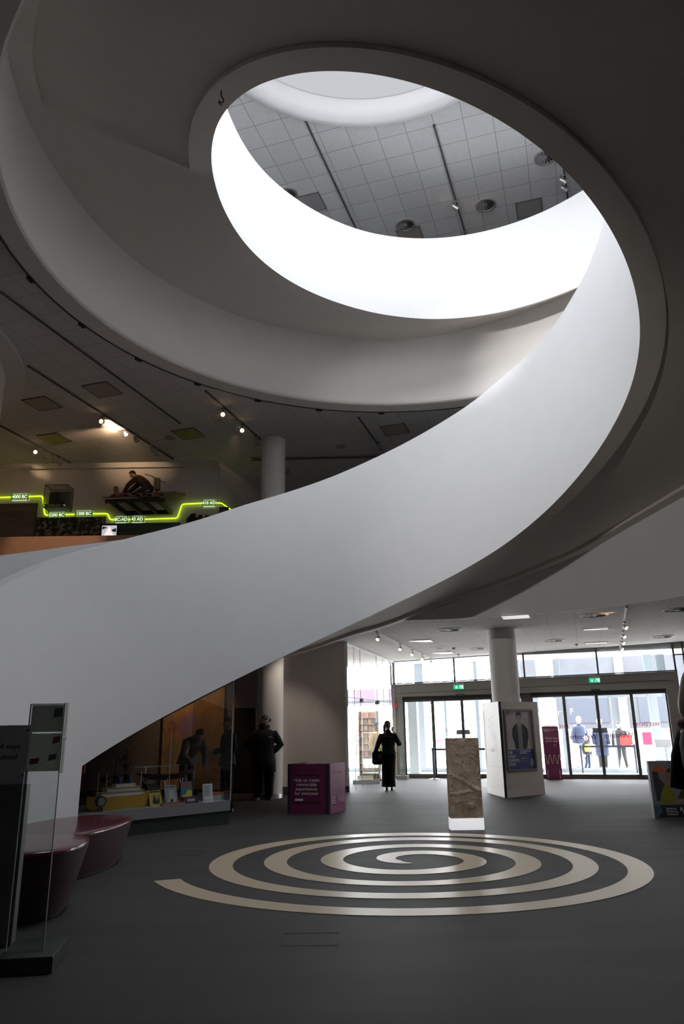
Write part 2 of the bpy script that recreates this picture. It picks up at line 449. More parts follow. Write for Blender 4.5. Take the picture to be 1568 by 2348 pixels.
# first floor deck
b = MB()
rows = []
for d in [-14 + 2 * i for i in range(48)]:
    fx, fy = to_door_wall(min(d, 70))
    rows.append([at(d, SR + 0.1, 4.6), (fx, fy, 4.6), (fx, fy, 4.4), at(d, SR + 0.1, 4.4)])
b.rings(rows, True, True, True)
b.box((-7.6, 19.9, 4.5), (12.8, 8.2, 0.2))
struct(b.build('floor_first', M['shell']))
b = MB(); b.box((-8.0, 15.87, 4.85), (12.0, 0.14, 1.7))
struct(b.build('wall_parapet', pmat('rust_parapet', (0.42, 0.235, 0.15), 0.7, grain=0.1, gscale=6)), 'rust brown parapet wall in front of the gallery')

# gallery ceiling with the round opening, its white fascia and lower flange
b = MB(); ring_plate(b, GC, GR + 0.2, (X0, Y0, X1, 26.5), 8.8)
struct(b.build('ceiling_gallery', M['tile1']))
b = MB()
b.lathe([(GR, 8.8), (GR, 10.4), (GR, 11.3), (GR + 0.3, 11.3), (GR + 0.3, 8.82)], (GC[0], GC[1], 0), 128)
struct(b.build('wall_fascia', pmat('fascia_paint', (0.80, 0.775, 0.75), 0.7, spec=0.2, grain=0.03, gscale=3), smooth=40), 'curved white fascia round the ceiling opening')
b = MB()
b.lathe([(GR - 0.005, 8.84), (GR - 0.005, 8.79), (GR + 0.03, 8.765), (GR + 0.34, 8.735), (GR + 0.36, 8.745), (GR + 0.36, 8.79)], (GC[0], GC[1], 0), 128)
fl = struct(b.build('trim_2', M['soffit'], smooth=30), 'beige flange round the ceiling opening')
b = MB()
b.lathe([(GR + 0.362, 8.74), (GR + 0.40, 8.74), (GR + 0.40, 8.79)], (GC[0], GC[1], 0), 128)
struct(b.build('shadow_gap', M['dark'], fl, smooth=30))
for k in range(9):
    a = math.radians(92 + 13.5 * k)
    b = MB(); b.box((GC[0] + (GR + 0.40) * math.cos(a), GC[1] + (GR + 0.40) * math.sin(a), 8.735), (0.14, 0.07, 0.05), rz=a + PI / 2)
    struct(b.build('fixing_clip', M['black'], fl))

# top ceiling with the round rooflight
SK, SKR = (0.5, 9.0), 3.5
b = MB(); ring_plate(b, SK, SKR - 0.1, (X0, Y0, X1, 26.5), 13.7)
struct(b.build('ceiling_top', M['tile2']))
b = MB()
b.lathe([(SKR, 13.71), (SKR, 13.62), (SKR - 0.06, 13.59), (SKR - 0.22, 13.62), (SKR - 0.30, 13.72), (SKR - 0.33, 13.8), (SKR - 0.37, 13.93), (SKR - 0.40, 14.05), (SKR - 0.40, 14.3)], (SK[0], SK[1], 0), 96)
struct(b.build('trim_3', M['white'], smooth=50), 'white moulded ring round the rooflight')
b = MB()
b.lathe([(SKR - 0.40, 13.97), (SKR - 0.62, 13.975), (SKR - 0.62, 14.05), (0.01, 14.25)], (SK[0], SK[1], 0), 96)
struct(b.build('window_rooflight', emat('rooflight_daylight', (0.92, 0.95, 1.0), 0.62), smooth=20), 'round rooflight of bright diffusing glass')

# outer shell
shell = M['shell']
b = MB(); b.box((X0 - 0.1, 11, 7.5), (0.2, 36, 15)); struct(b.build('wall_left', shell))
b = MB(); b.box((X1 + 0.1, 7, 7.5), (0.2, 27, 15)); struct(b.build('wall_right', shell))
b = MB(); b.box((-0.5, Y0 - 0.1, 5.6), (27, 0.2, 11.2)); b.box((-0.5, Y0 - 0.1, 14.2), (27, 0.2, 2.0)); b.box((-13.7, Y0 - 0.1, 12.2), (0.8, 0.2, 2.0)); b.box((6.0, Y0 - 0.1, 12.2), (14, 0.2, 2.0)); struct(b.build('wall_back', shell))
# unseen second floor window behind the viewer, added to brighten the curved wall
wb = struct(thing('window_5', None, None, (-7.15, Y0 - 0.1, 11.2)))
b = MB(); b.add([(-6.15, 0, 0), (6.15, 0, 0), (6.15, 0, 2.0), (-6.15, 0, 2.0)], [(0, 1, 2, 3)]); b.build('pane', M['glass'], wb)
for k in range(6):
    b = MB(); b.box((-6.15 + 2.46 * k, 0, 1.0), (0.06, 0.1, 2.0)); b.build('mullion', M['frame'], wb)
# unseen deck added behind the viewer to block light from the ground floor
b = MB(); b.box((-0.5, -3.6, 4.5), (27, 4.8, 0.2)); b.box((-0.5, -1.25, 5.1), (27, 0.12, 1.3)); struct(b.build('light_block_deck', shell))
b = MB(); b.box((-0.5, 10, 15.1), (27.4, 34, 0.2)); struct(b.build('roof', shell))
b = MB(); b.box((-1.5, 0.15, 9.4), (31, 0.25, 11.6), EM); struct(b.build('wall_front', shell))
# second floor slab and its back wall
b = MB(); ring_plate(b, GC, GR + 0.25, (X0, Y0, X1, 26.5), 10.7, 10.95)
struct(b.build('floor_second', shell))

# walls of the gallery behind the timeline
b = MB(); b.box((-8.9, 19.62, 6.7), (10.8, 0.14, 4.2)); wt = struct(b.build('wall_timeline', M['wall']), 'plain plaster wall behind the lit timeline')
b = MB(); b.bar((-3.5, 19.6, 6.7), (-2.3, 23.4, 6.7), 0.14, 4.2); struct(b.build('wall_gallery', M['wall']))
b = MB()
b.box((-8.9, 19.50, 8.72), (10.8, 0.12, 0.16)); b.bar((-3.55, 19.5, 8.72), (-2.35, 23.4, 8.72), 0.2, 0.16)
struct(b.build('trim_4', M['wall']))
# round drum beside the gallery ceiling
b = MB(); b.lathe([(4.2, 4.6), (4.2, 8.8)], (-10.97, 12.43, 0), 96)
struct(b.build('wall_drum', M['white_warm'], smooth=40), 'round white drum wall at the edge of the gallery')
b = MB(); b.lathe([(4.2, 8.72), (4.6, 8.72), (4.6, 8.8)], (-10.97, 12.43, 0), 96)
struct(b.build('trim_5', M['white_warm'], smooth=30))

# ground floor: wall between the lobby and the shop, with its white end post
b = MB(); b.box((-0.84, 19.25, 1.9), (1.68, 0.16, 3.8)); struct(b.build('wall_shop', M['wall']), 'taupe plaster wall beside the shop')
b = MB(); b.box((0.035, 19.25, 1.9), (0.07, 0.2, 3.8)); struct(b.build('trim_6', M['white']))
b = MB(); b.box((-0.79, 19.155, 0.07), (1.58, 0.03, 0.14)); b.box((0.03, 19.14, 0.07), (0.1, 0.03, 0.14)); struct(b.build('baseboard_shop', M['dark']))
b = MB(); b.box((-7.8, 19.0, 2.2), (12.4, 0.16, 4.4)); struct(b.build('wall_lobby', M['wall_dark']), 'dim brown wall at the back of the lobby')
b = MB(); b.box((-7.9, 18.9, 0.07), (9.8, 0.03, 0.14)); struct(b.build('baseboard_lobby', M['dark']))
# ================================================================== fixtures shared by all ceilings
CP, SP_ = math.cos(PITCH), math.sin(PITCH)
def ray(px, py):
    x, y = (px - 784) / FPX, (1174 - py) / FPX
    cr, sr = math.cos(ROLL), math.sin(ROLL)
    x, y = x * cr + y * sr, -x * sr + y * cr
    return Vector((x, CP - SP_ * y, SP_ + CP * y))
def on_z(px, py, z):                 # the point at height z seen at that place of the photograph
    r = ray(px, py); return r * ((z - EYE) / r.z) + Vector((0, 0, EYE))
def on_y(px, py, y):
    r = ray(px, py); return r * (y / r.y) + Vector((0, 0, EYE))
def on_ceiling(px, py):              # the same on the slightly falling entrance ceiling
    p = on_z(px, py, 3.7)
    for _ in range(12):
        q = p - E0; u, v = q.dot(XP), q.dot(YP)
        p = on_z(px, py, ez(u) + (3.75 - ez(u)) * max(0, min(1, -v / 8.5)))
    return p

M['vent_dark'] = pmat('vent_dark', (0.03, 0.03, 0.032), 0.7)
M['vent_metal'] = pmat('vent_metal', (0.34, 0.34, 0.34), 0.5, spec=0.3)
M['vent_white'] = pmat('vent_white', (0.72, 0.71, 0.70), 0.5)
M['track'] = pmat('light_track', (0.10, 0.10, 0.10), 0.5)
M['track_white'] = pmat('light_track_white', (0.55, 0.54, 0.53), 0.5)
M['panel_lit'] = pmat('lit_panel', (0.9, 0.9, 0.9), 0.5, emit=0.62, ecol=(1.0, 0.98, 0.95))
M['silver'] = pmat('silver_housing', (0.45, 0.45, 0.46), 0.35, metal=0.7)

def vent(loc, r, label, rim, group, n=14):
    t = thing('ceiling_vent', label, 'vent', loc, EROT, group)
    b = MB(); b.lathe([(r, 0.015), (r, -0.008), (r * 0.84, -0.018), (r * 0.82, 0.01)], n=32); b.build('rim', rim, t, smooth=40)
    b = MB(); b.lathe([(0.001, 0.008), (r * 0.83, 0.008)], n=32); b.build('backing', M['vent_dark'], t)
    b = MB()
    for k in range(n):
        a = 2 * PI * k / n; w = 0.35 * r * 0.5
        c, s = math.cos(a), math.sin(a); p, q = -s, c
        r0, r1 = 0.2 * r, 0.84 * r; w0, w1 = 0.014 * r / 0.3, 0.038 * r / 0.3
        b.add([(r0 * c - w0 * p, r0 * s - w0 * q, -0.012), (r1 * c - w1 * p, r1 * s - w1 * q, -0.012), (r1 * c + w1 * p, r1 * s + w1 * q, 0.006), (r0 * c + w0 * p, r0 * s + w0 * q, 0.006)], [(0, 1, 2, 3)])
    b.lathe([(0.22 * r, 0.006), (0.2 * r, -0.014), (0.001, -0.016)], n=16)
    b.build('blades', rim, t)
    return t

def light_panel(loc, w, h, label, group, mat=None, rot=EROT):
    t = thing('ceiling_light', label, 'ceiling light', loc, rot, group)
    b = MB()
    for q in ((0, h / 2, w + 0.03, 0.02), (0, -h / 2, w + 0.03, 0.02), (w / 2, 0, 0.02, h), (-w / 2, 0, 0.02, h)):
        b.box((q[0], q[1], -0.004), (q[2], q[3], 0.02))
    b.build('frame', M['vent_white'], t)
    b = MB(); b.box((0, 0, -0.002), (w - 0.02, h - 0.02, 0.012)); b.build('diffuser', mat or M['panel_lit'], t)
    return t

def track(a, c, label, mat, group=None):
    a, c = Vector(a), Vector(c)
    t = thing('light_track', label, 'light track', ((a + c) / 2), 0, group)
    o = t.location
    b = MB(); b.bar(a - o, c - o, 0.035, 0.035); b.build('rail', mat, t)
    for p in (a, c):
        b = MB(); b.box(p - o, (0.05, 0.05, 0.04)); b.build('end_cap', mat, t)
    return t

def spotlight(loc, aim, label, lit=True, group=None, size=1.0, body=None):
    # hangs 12 cm under the track; the lamp head is turned to AIM
    t = thing('spotlight', label, 'spotlight', loc, 0, group)
    b = MB(); b.cyl((0, 0, 0.0), (0, 0, -0.09 * size), 0.008 * size, n=8); b.box((0, 0, -0.01), (0.06 * size, 0.03 * size, 0.03 * size)); b.build('arm', body or M['silver'], t)
    d = Vector(aim).normalized(); c = Vector((0, 0, -0.11 * size))
    b = MB(); b.tube([c - d * 0.06 * size, c - d * 0.03 * size, c + d * 0.05 * size, c + d * 0.055 * size], [0.02 * size, 0.034 * size, 0.045 * size, 0.036 * size], 14, caps=False)
    b.build('housing', body or M['silver'], t, smooth=50)
    b = MB(); b.tube([c + d * 0.045 * size, c + d * 0.049 * size], [0.038 * size, 0.03 * size], 14); b.build('lamp', M['spot_glow'] if lit else M['vent_metal'], t)
    return t

ORD = ['first', 'second', 'third', 'fourth', 'fifth', 'sixth', 'seventh', 'eighth']

# ------------------------------------------------------------------ entrance ceiling
for (px, py), lab in (((1030, 1444), 'round swirl vent just left of the clad pillar in the entrance ceiling'), ((887, 1482), 'round swirl vent under the left light track, nearest the shop glass'), ((996, 1486), 'round swirl vent between two lit panels left of the pillar'), ((1091, 1487), 'small looking round vent close behind the pillar on its left'), ((1362, 1411), 'round swirl vent warmly lit by the right light track'), ((1269, 1469), 'round swirl vent near the door glazing right of the pillar'), ((1519, 1460), 'round swirl vent near the door glazing, right of the right track'), ((1553, 1398), 'round swirl vent at the right edge of the entrance ceiling')):
    vent(on_ceiling(px, py) + Vector((0, 0, 0.004)), 0.30, lab, M['vent_white'], 'round vents in the entrance ceiling', 8)
for (px, py), lab in (((1182, 1414), 'lit square panel beside the pillar head'), ((965, 1470), 'lit square panel between the pillar and the left light track'), ((1015, 1497), 'lit square panel nearest the doors left of the pillar'), ((1366, 1442), 'lit slot panel left of the right light track, farther from the doors'), ((1367, 1474), 'lit slot panel left of the right light track, nearest the doors')):
    light_panel(on_ceiling(px, py) + Vector((0, 0, 0.0)), 0.58, 0.58 if 'square' in lab else 0.30, lab, 'lit panels in the entrance ceiling')
def ceil_track(p0, p1, lab, n, spots, side, mat):
    a, c = on_ceiling(*p0), on_ceiling(*p1)
    track(a - Vector((0, 0, 0.02)), c - Vector((0, 0, 0.02)), lab + ' light track with warm spotlights', mat)
    for i, t in enumerate(spots):
        spotlight(a.lerp(c, t) - Vector((0, 0, 0.035)), (-0.3 * side, -0.75, -0.6), f'{ORD[i]} spotlight from the near end of the {lab} track', True, f'warm spotlights on the {lab} track', 1.1, M['lamp_white'])
    return a, c
tl = ceil_track((863, 1447), (990, 1508), 'left entrance', 5, (0.02, 0.36, 0.58, 0.78, 0.97), 1, M['track_white'])
tr = ceil_track((1435, 1390), (1421, 1486), 'right entrance', 5, (0.24, 0.45, 0.63, 0.82, 0.98), -1, M['track_white'])
spotlight(on_ceiling(1178, 1476), (-0.2, -0.5, -0.8), 'pair-headed unlit spotlight close behind the pillar', False, size=1.3, body=M['silver'])
for (px, py), lab in (((1040, 1485), 'small round smoke detector left of the pillar'), ((1321, 1477), 'small dome detector left of the lit slot panels')):
    t = thing('smoke_detector', lab, 'detector', on_ceiling(px, py))
    b = MB(); b.lathe([(0.055, 0.01), (0.055, -0.015), (0.03, -0.05), (0.001, -0.055)], n=16); b.build('base', M['vent_metal'], t, smooth=40)
# dangling cable near the left exit sign
p = on_ceiling(1051, 1500)
t = thing('hanging_cable', 'thin cable dangling from the ceiling above the left exit sign', 'cable', p)
b = MB(); b.tube([(0, 0, 0), (0.01, 0, -0.15), (0.05, 0, -0.32), (0.03, 0, -0.5), (0.08, 0, -0.62), (0.04, 0, -0.68)], 0.007, 6); b.build('cord', M['grey'], t)
b = MB(); b.lathe([(0.05, 0.012), (0.045, -0.03), (0.001, -0.035)], n=14); b.build('ceiling_rose', M['vent_metal'], t)

# ------------------------------------------------------------------ door wall
fr = M['frame']
hz = lambda u: 2.82 + 0.0148 * u            # top of the door header
dz = lambda u: 2.33 + 0.010 * u             # top of the door leaves
def vbar(b, u, z0, z1, w, v=0.0, d=0.06): b.box((u, v, (z0 + z1) / 2), (w, d, z1 - z0), EM)
def hbar(b, u0, z0, u1, z1, h, v=0.0, d=0.06):
    b.bar(E(u0, v, z0), E(u1, v, z1), d, h)
# header beam over both doors
b = MB()
pts = lambda v: [E(-0.1, v, dz(0) + 0.1), E(8.38, v, dz(8.4) + 0.06), E(8.38, v, hz(8.4)), E(-0.1, v, hz(0))]
b.add(pts(-0.14) + pts(0.10), [(0, 1, 2, 3), (7, 6, 5, 4), (0, 4, 5, 1), (1, 5, 6, 2), (2, 6, 7, 3), (3, 7, 4, 0)])
header = struct(b.build('trim_7', M['header']), 'dark grey header beam over the entrance doors')
b = MB(); b.bar(E(0.1, -0.142, 2.53), E(8.16, -0.142, 2.70), 0.006, 0.012); struct(b.build('panel_joint', M['black'], header))
b = MB(); b.bar(E(-0.1, -0.15, hz(0) + 0.02), E(8.38, -0.15, hz(8.4) + 0.02), 0.05, 0.03); struct(b.build('top_cap', M['black'], header))
# jambs
for nm, u, w, lab in (('trim_8', 0.08, 0.34, 'left door jamb'), ('trim_9', 8.2, 0.34, 'right door jamb')):
    b = MB(); vbar(b, u, 0, hz(u) - 0.2, w, -0.02, 0.2); struct(b.build(nm, M['header'], bevel=0.004), 'dark grey ' + lab)
# clerestory glazing above the header
win = struct(thing('window_1', 'strip of clear glazing between door header and ceiling', None, E(4.1, 0, 3.2)))
del win['label']
def childE(b, root):          # entrance-frame builder given in world space -> local to ROOT
    for i, p in enumerate(b.v): b.v[i] = p - root.location
    return b
us = [-0.12, 1.94, 4.09, 6.23, 8.36]
for u in us:
    b = MB(); vbar(b, u, hz(u), ez(u) + 0.02, 0.05); childE(b, win).build('mullion', fr, win)
for i in range(4):
    b = MB(); b.add([E(us[i], 0, hz(us[i])), E(us[i + 1], 0, hz(us[i + 1])), E(us[i + 1], 0, ez(us[i + 1])), E(us[i], 0, ez(us[i]))], [(0, 1, 2, 3)]); childE(b, win).build('pane', M['glass'], win)
b = MB(); hbar(b, -0.12, ez(0) - 0.01, 8.36, ez(8.36) - 0.01, 0.03, -0.03, 0.08); childE(b, win).build('top_rail', M['grey'], win)

def film(name, col):                 # coloured see-through vinyl stuck on the glass
    m = bpy.data.materials.new(name); m.use_nodes = True
    N, L = m.node_tree.nodes, m.node_tree.links
    N.remove(N['Principled BSDF'])
    t = N.new('ShaderNodeBsdfTransparent'); t.inputs[0].default_value = (*col, 1)
    L.new(t.outputs[0], N['Material Output'].inputs[0]); return m
M['red_print'] = film('red_vinyl', (0.85, 0.10, 0.20))
M['pink_print'] = film('pink_vinyl', (0.85, 0.42, 0.62))
M['plum_print'] = film('plum_vinyl', (0.45, 0.25, 0.36))
M['white_print'] = thin_mat('white_vinyl', (0.92, 0.92, 0.95), 0.8)
M['sticker'] = thin_mat('frosted_sticker', (0.16, 0.16, 0.16), 0.7)
def door_set(name, us, lab, mid):
    root = struct(thing(name, lab, None, E((us[0] + us[-1]) / 2, 0, 0)))
    for i in range(4):
        u0, u1 = us[i], us[i + 1]; v = 0.05 if i in (1, 2) else -0.0
        b = MB()
        vbar(b, u0 + 0.02, 0.02, dz(u0), 0.045 if i != 2 else 0.05, v, 0.05); vbar(b, u1 - 0.02, 0.02, dz(u1), 0.045, v, 0.05)
        b.bar(E(u0, v, dz(u0) - 0.03), E(u1, v, dz(u1) - 0.03), 0.05, 0.07); b.bar(E(u0, v, 0.065), E(u1, v, 0.065), 0.05, 0.11)
        leaf = childE(b, root).build('leaf_frame', fr, root)
        b = MB(); b.add([E(u0 + 0.03, v, 0.1), E(u1 - 0.03, v, 0.1), E(u1 - 0.03, v, dz(u1) - 0.05), E(u0 + 0.03, v, dz(u0) - 0.05)], [(0, 1, 2, 3)]); childE(b, root).build('pane', M['glass'], leaf)
    b = MB(); b.bar(E(us[0] - 0.04, 0.02, dz(us[0]) + 0.045), E(us[4] + 0.04, 0.02, dz(us[4]) + 0.045), 0.14, 0.10); childE(b, root).build('track_rail', M['black'], root)
    b = MB(); b.bar(E(us[0], 0.03, 0.012), E(us[4], 0.03, 0.012), 0.2, 0.02); childE(b, root).build('threshold', M['dark'], root)
    for k, s in ((-1, 0.11), (1, 0.11)):
        b = MB(); b.box((mid + k * s, -0.01, 1.34), (0.19, 0.006, 0.13), EM); childE(b, root).build('door_sticker', M['sticker'], root)
    return root
LU = [0.26, 1.19, 2.11, 3.04, 3.97]; RU = [4.23, 5.17, 6.10, 7.07, 8.03]
d1 = door_set('door_1', LU, 'left pair of automatic glass doors', 2.11)
d2 = door_set('door_2', RU, 'right pair of automatic glass doors', 6.10)
b = MB(); vbar(b, 4.1, 0, dz(4) + 0.1, 0.26, 0.0, 0.16); struct(b.build('trim_10', fr, bevel=0.004), 'dark post between the two doors')
def glass_text(txt, root, u, z, h, mat, mirror, v=-0.012):
    Mx = Matrix.Translation(-root.location) @ face_matrix(E(u, v, z), XP, (0, 0, 1))
    o = lettering(txt, h, mat, root, Mx, mirror=mirror, depth=0.0005)
    return o
glass_text('FREE ENTRY', d2, 7.37, 1.48, 0.135, M['red_print'], True); glass_text('FREE ENTRY', d1, 1.42, 1.39, 0.12, M['red_print'], True)
glass_text('FREE ENTRY', d2, 4.88, 1.46, 0.13, M['red_print'], True); glass_text('FREE ENTRY', d1, 3.4, 1.42, 0.12, M['red_print'], True)
glass_text('Welcome', d2, 5.62, 1.16, 0.2, M['plum_print'], True, 0.04); glass_text('Welcome', d2, 6.60, 1.19, 0.2, M['plum_print'], True, 0.04)
glass_text('Welcome', d1, 1.62, 1.10, 0.2, M['plum_print'], True, 0.04)
glass_text('cover', d2, 4.72, 1.86, 0.30, M['white_print'], False); glass_text('F', d2, 5.36, 1.88, 0.24, M['white_print'], False, 0.04)
for root, u0, u1, z0, z1 in ((d2, 7.24, 7.48, 0.93, 1.27), (d1, 1.29, 1.50, 0.88, 1.18)):
    b = MB(); b.box(((u0 + u1) / 2, -0.012, (z0 + z1) / 2), (u1 - u0, 0.002, z1 - z0), EM); childE(b, root).build('pink_square', M['pink_print'], root)
# sensors
for u, lab in ((2.11, 'small black door sensor over the left doors'), (6.10, 'small black door sensor over the right doors')):
    t = thing('door_sensor', lab, 'sensor', E(u, -0.17, dz(u) + 0.09), EROT)
    b = MB(); b.box((0, 0, 0), (0.26, 0.06, 0.05)); b.build('body', M['black'], t, bevel=0.008)
    b = MB(); b.box((0, -0.031, -0.005), (0.12, 0.004, 0.025)); b.build('lens', M['dark'], t)
# exit signs
M['exit'] = pmat('exit_green', (0.02, 0.42, 0.20), 0.4, emit=0.75, ecol=(0.03, 0.62, 0.30))
M['exit_w'] = pmat('exit_white', (0.85, 0.95, 0.88), 0.4, emit=0.9, ecol=(0.85, 1, 0.9))
for u, z, lab in ((2.08, 2.68, 'green lit exit sign with arrow and running figure over the left doors'), (6.10, 2.755, 'green lit exit sign with arrow and running figure over the right doors')):
    t = thing('exit_sign', lab, 'exit sign', E(u, -0.2, z), EROT)
    b = MB(); b.box((0, 0, 0), (0.31, 0.03, 0.13)); b.build('panel', M['exit'], t)
    b = MB(); b.box((0, 0.005, 0.10), (0.32, 0.05, 0.07)); b.build('housing', M['vent_metal'], t, bevel=0.006)
    b = MB()
    b.box((-0.07, -0.017, 0.012), (0.018, 0.003, 0.06)); b.add([(-0.105, -0.018, -0.005), (-0.035, -0.018, -0.005), (-0.07, -0.018, -0.045)], [(0, 1, 2)])
    b.build('arrow', M['exit_w'], t)
    b = MB(); b.box((0.115, -0.017, 0), (0.05, 0.003, 0.1)); b.build('doorway', M['exit_w'], t)
    b = MB()
    b.bar((0.055, -0.018, 0.03), (0.04, -0.018, -0.01), 0.004, 0.022, up=(0, 1, 0)); b.sphere((0.063, -0.017, 0.042), 0.011, 8, 6)
    b.bar((0.042, -0.018, -0.008), (0.062, -0.018, -0.024), 0.004, 0.011, up=(0, 1, 0)); b.bar((0.062, -0.018, -0.024), (0.056, -0.018, -0.046), 0.004, 0.010, up=(0, 1, 0)); b.bar((0.04, -0.018, -0.01), (0.012, -0.018, -0.034), 0.004, 0.011, up=(0, 1, 0))
    b.bar((0.056, -0.018, 0.024), (0.08, -0.018, 0.008), 0.004, 0.008, up=(0, 1, 0)); b.bar((0.052, -0.018, 0.024), (0.026, -0.018, 0.016), 0.004, 0.008, up=(0, 1, 0))
    b.build('running_figure', M['exit_w'], t)
# red call point on the left jamb
M['red_box'] = pmat('red_plastic', (0.55, 0.03, 0.04), 0.4)
t = thing('fire_call_point', 'red fire call point on the left door jamb', 'fire alarm', E(0.05, -0.135, 2.17), EROT)
b = MB(); b.box((0, 0, 0), (0.12, 0.05, 0.14)); b.build('box', M['red_box'], t, bevel=0.01)
b = MB(); b.lathe([(0.001, 0), (0.035, 0), (0.035, 0.02), (0.001, 0.02)], n=16); o = b.build('sounder', M['red_box'], t); o.location = (0, -0.03, 0.1)
# ------------------------------------------------------------------ right of the doors
b = MB(); b.box((9.9, -0.02, 1.22), (3.1, 0.2, 2.44), EM); struct(b.build('wall_entrance', M['header']), 'dark wall right of the doors')
wr = struct(thing('window_2', None, None, E(9.9, 0, 3.1)))
b = MB(); b.add([E(8.36, 0, 2.44), E(11.4, 0, 2.44), E(11.4, 0, ez(9) + 0.02), E(8.36, 0, ez(8.4) + 0.02)], [(0, 1, 2, 3)]); childE(b, wr).build('pane', M['glass'], wr)
b = MB(); vbar(b, 8.62, 2.44, 3.85, 0.05); hbar(b, 8.36, 3.42, 11.4, 3.46, 0.04); childE(b, wr).build('window_frame', fr, wr)
for z, lab in ((1.93, 'red alarm sounder on the wall right of the doors'), (1.62, 'small red sign plate below the alarm sounder right of the doors')):
    t = thing('alarm_sounder' if z > 1.8 else 'sign_plate', lab, 'fire alarm' if z > 1.8 else 'sign', E(8.52, -0.15, z), EROT)
    b = MB(); b.box((0, 0, 0), (0.34 if z > 1.8 else 0.16, 0.06, 0.09 if z > 1.8 else 0.16)); b.build('body', M['red_box'], t, bevel=0.01)

# ------------------------------------------------------------------ glass lobby outside and the plaza
M['lobby_white'] = pmat('lobby_white', (0.78, 0.78, 0.78), 0.7)
M['blue_post'] = pmat('blue_grey_post', (0.30, 0.34, 0.38), 0.5)
b = MB(); b.box((2.5, 1.75, 3.78), (18.5, 3.5, 0.12), EM); struct(b.build('ceiling_lobby', M['lobby_white']))
for i, (u, v) in enumerate(((2.0, 1.3), (4.45, 1.3), (6.9, 1.3), (-2.2, 1.5), (7.0, 2.7))):
    light_panel(E(u, v, 3.715), 1.1, 0.16, f'{ORD[i]} slim tube light under the glass lobby roof, counted along the doors', 'tube lights in the glass lobby', M['panel_lit'])
vent(E(5.9, 0.9, 3.715), 0.3, 'round vent in the white lobby roof seen over the right doors', M['vent_white'], 'round vents beyond the doors', 8)
lob = struct(thing('window_3', None, None, E(4, 3.3, 0)))
for u, w in ((-3.6, 0.16), (0.1, 0.3), (1.02, 0.08), (2.15, 0.12), (3.66, 0.1), (4.5, 0.5), (5.0, 0.1), (7.9, 0.28), (6.6, 0.06)):
    b = MB(); vbar(b, u, 0, 3.72 if w > 0.09 else 2.4, w, 3.3, 0.14); childE(b, lob).build('post', M['blue_post'] if u != 4.5 else M['lobby_white'], lob)
b = MB(); hbar(b, -4, 0.06, 8.2, 0.06, 0.12, 3.3, 0.1); hbar(b, -4, 2.42, 8.2, 2.42, 0.10, 3.3, 0.1); childE(b, lob).build('rail', M['blue_post'], lob)
b = MB(); b.bar(E(8.1, 0.2, 3.1), E(8.1, 3.3, 3.1), 0.02, 1.2); childE(b, lob).build('side_pane', M['glass'], lob)
b = MB(); vbar(b, 0.30, 0, 2.5, 0.30, 1.2, 0.3); struct(b.build('trim_11', pmat('pale_blue_post', (0.42, 0.46, 0.48), 0.6), bevel=0.01), 'pale blue grey post inside the left doors')
b = MB(); b.box((3, 42, -0.03), (130, 84, 0.05), EM); struct(b.build('pavement', pmat('pale_paving', (0.66, 0.66, 0.64), 0.8, grain=0.06, gscale=2)))
# building across the plaza
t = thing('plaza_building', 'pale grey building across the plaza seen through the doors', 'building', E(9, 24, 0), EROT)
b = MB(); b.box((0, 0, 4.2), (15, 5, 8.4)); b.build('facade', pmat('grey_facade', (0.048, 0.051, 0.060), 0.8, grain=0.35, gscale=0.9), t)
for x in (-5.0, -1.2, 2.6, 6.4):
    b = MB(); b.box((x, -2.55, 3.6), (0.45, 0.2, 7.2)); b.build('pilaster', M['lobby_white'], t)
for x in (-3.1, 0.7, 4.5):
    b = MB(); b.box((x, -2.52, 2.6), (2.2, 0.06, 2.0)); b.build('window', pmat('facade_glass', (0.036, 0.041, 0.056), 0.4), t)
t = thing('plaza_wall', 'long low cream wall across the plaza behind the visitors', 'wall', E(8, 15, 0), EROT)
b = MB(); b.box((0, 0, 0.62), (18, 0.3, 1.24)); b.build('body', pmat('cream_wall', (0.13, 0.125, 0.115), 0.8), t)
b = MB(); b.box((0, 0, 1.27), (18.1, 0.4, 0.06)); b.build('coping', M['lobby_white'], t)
# striped canopy outside the shop
t = thing('striped_canopy', 'pink and green striped canopy outside the shop window', 'canopy', E(-3.2, 4.4, 2.62), EROT)
mats = [pmat('stripe_pink', (0.62, 0.30, 0.52), 0.6), pmat('stripe_green', (0.30, 0.55, 0.44), 0.6), pmat('stripe_mauve', (0.66, 0.50, 0.66), 0.6)]
b = MB(); w = 7.2 / 16
for i in range(16):
    b.mat((0, 2, 0, 1, 2, 0, 1, 1, 2, 0)[i % 10]); b.box((-3.6 + w * (i + 0.5), 0, 0), (w, 0.12, 0.62))
b.build('stripes', mats, t)
for x in (-3.5, 0, 3.4):
    b = MB(); b.box((x, 0.1, -1.46), (0.08, 0.08, 2.3)); b.build('post', M['blue_post'], t)

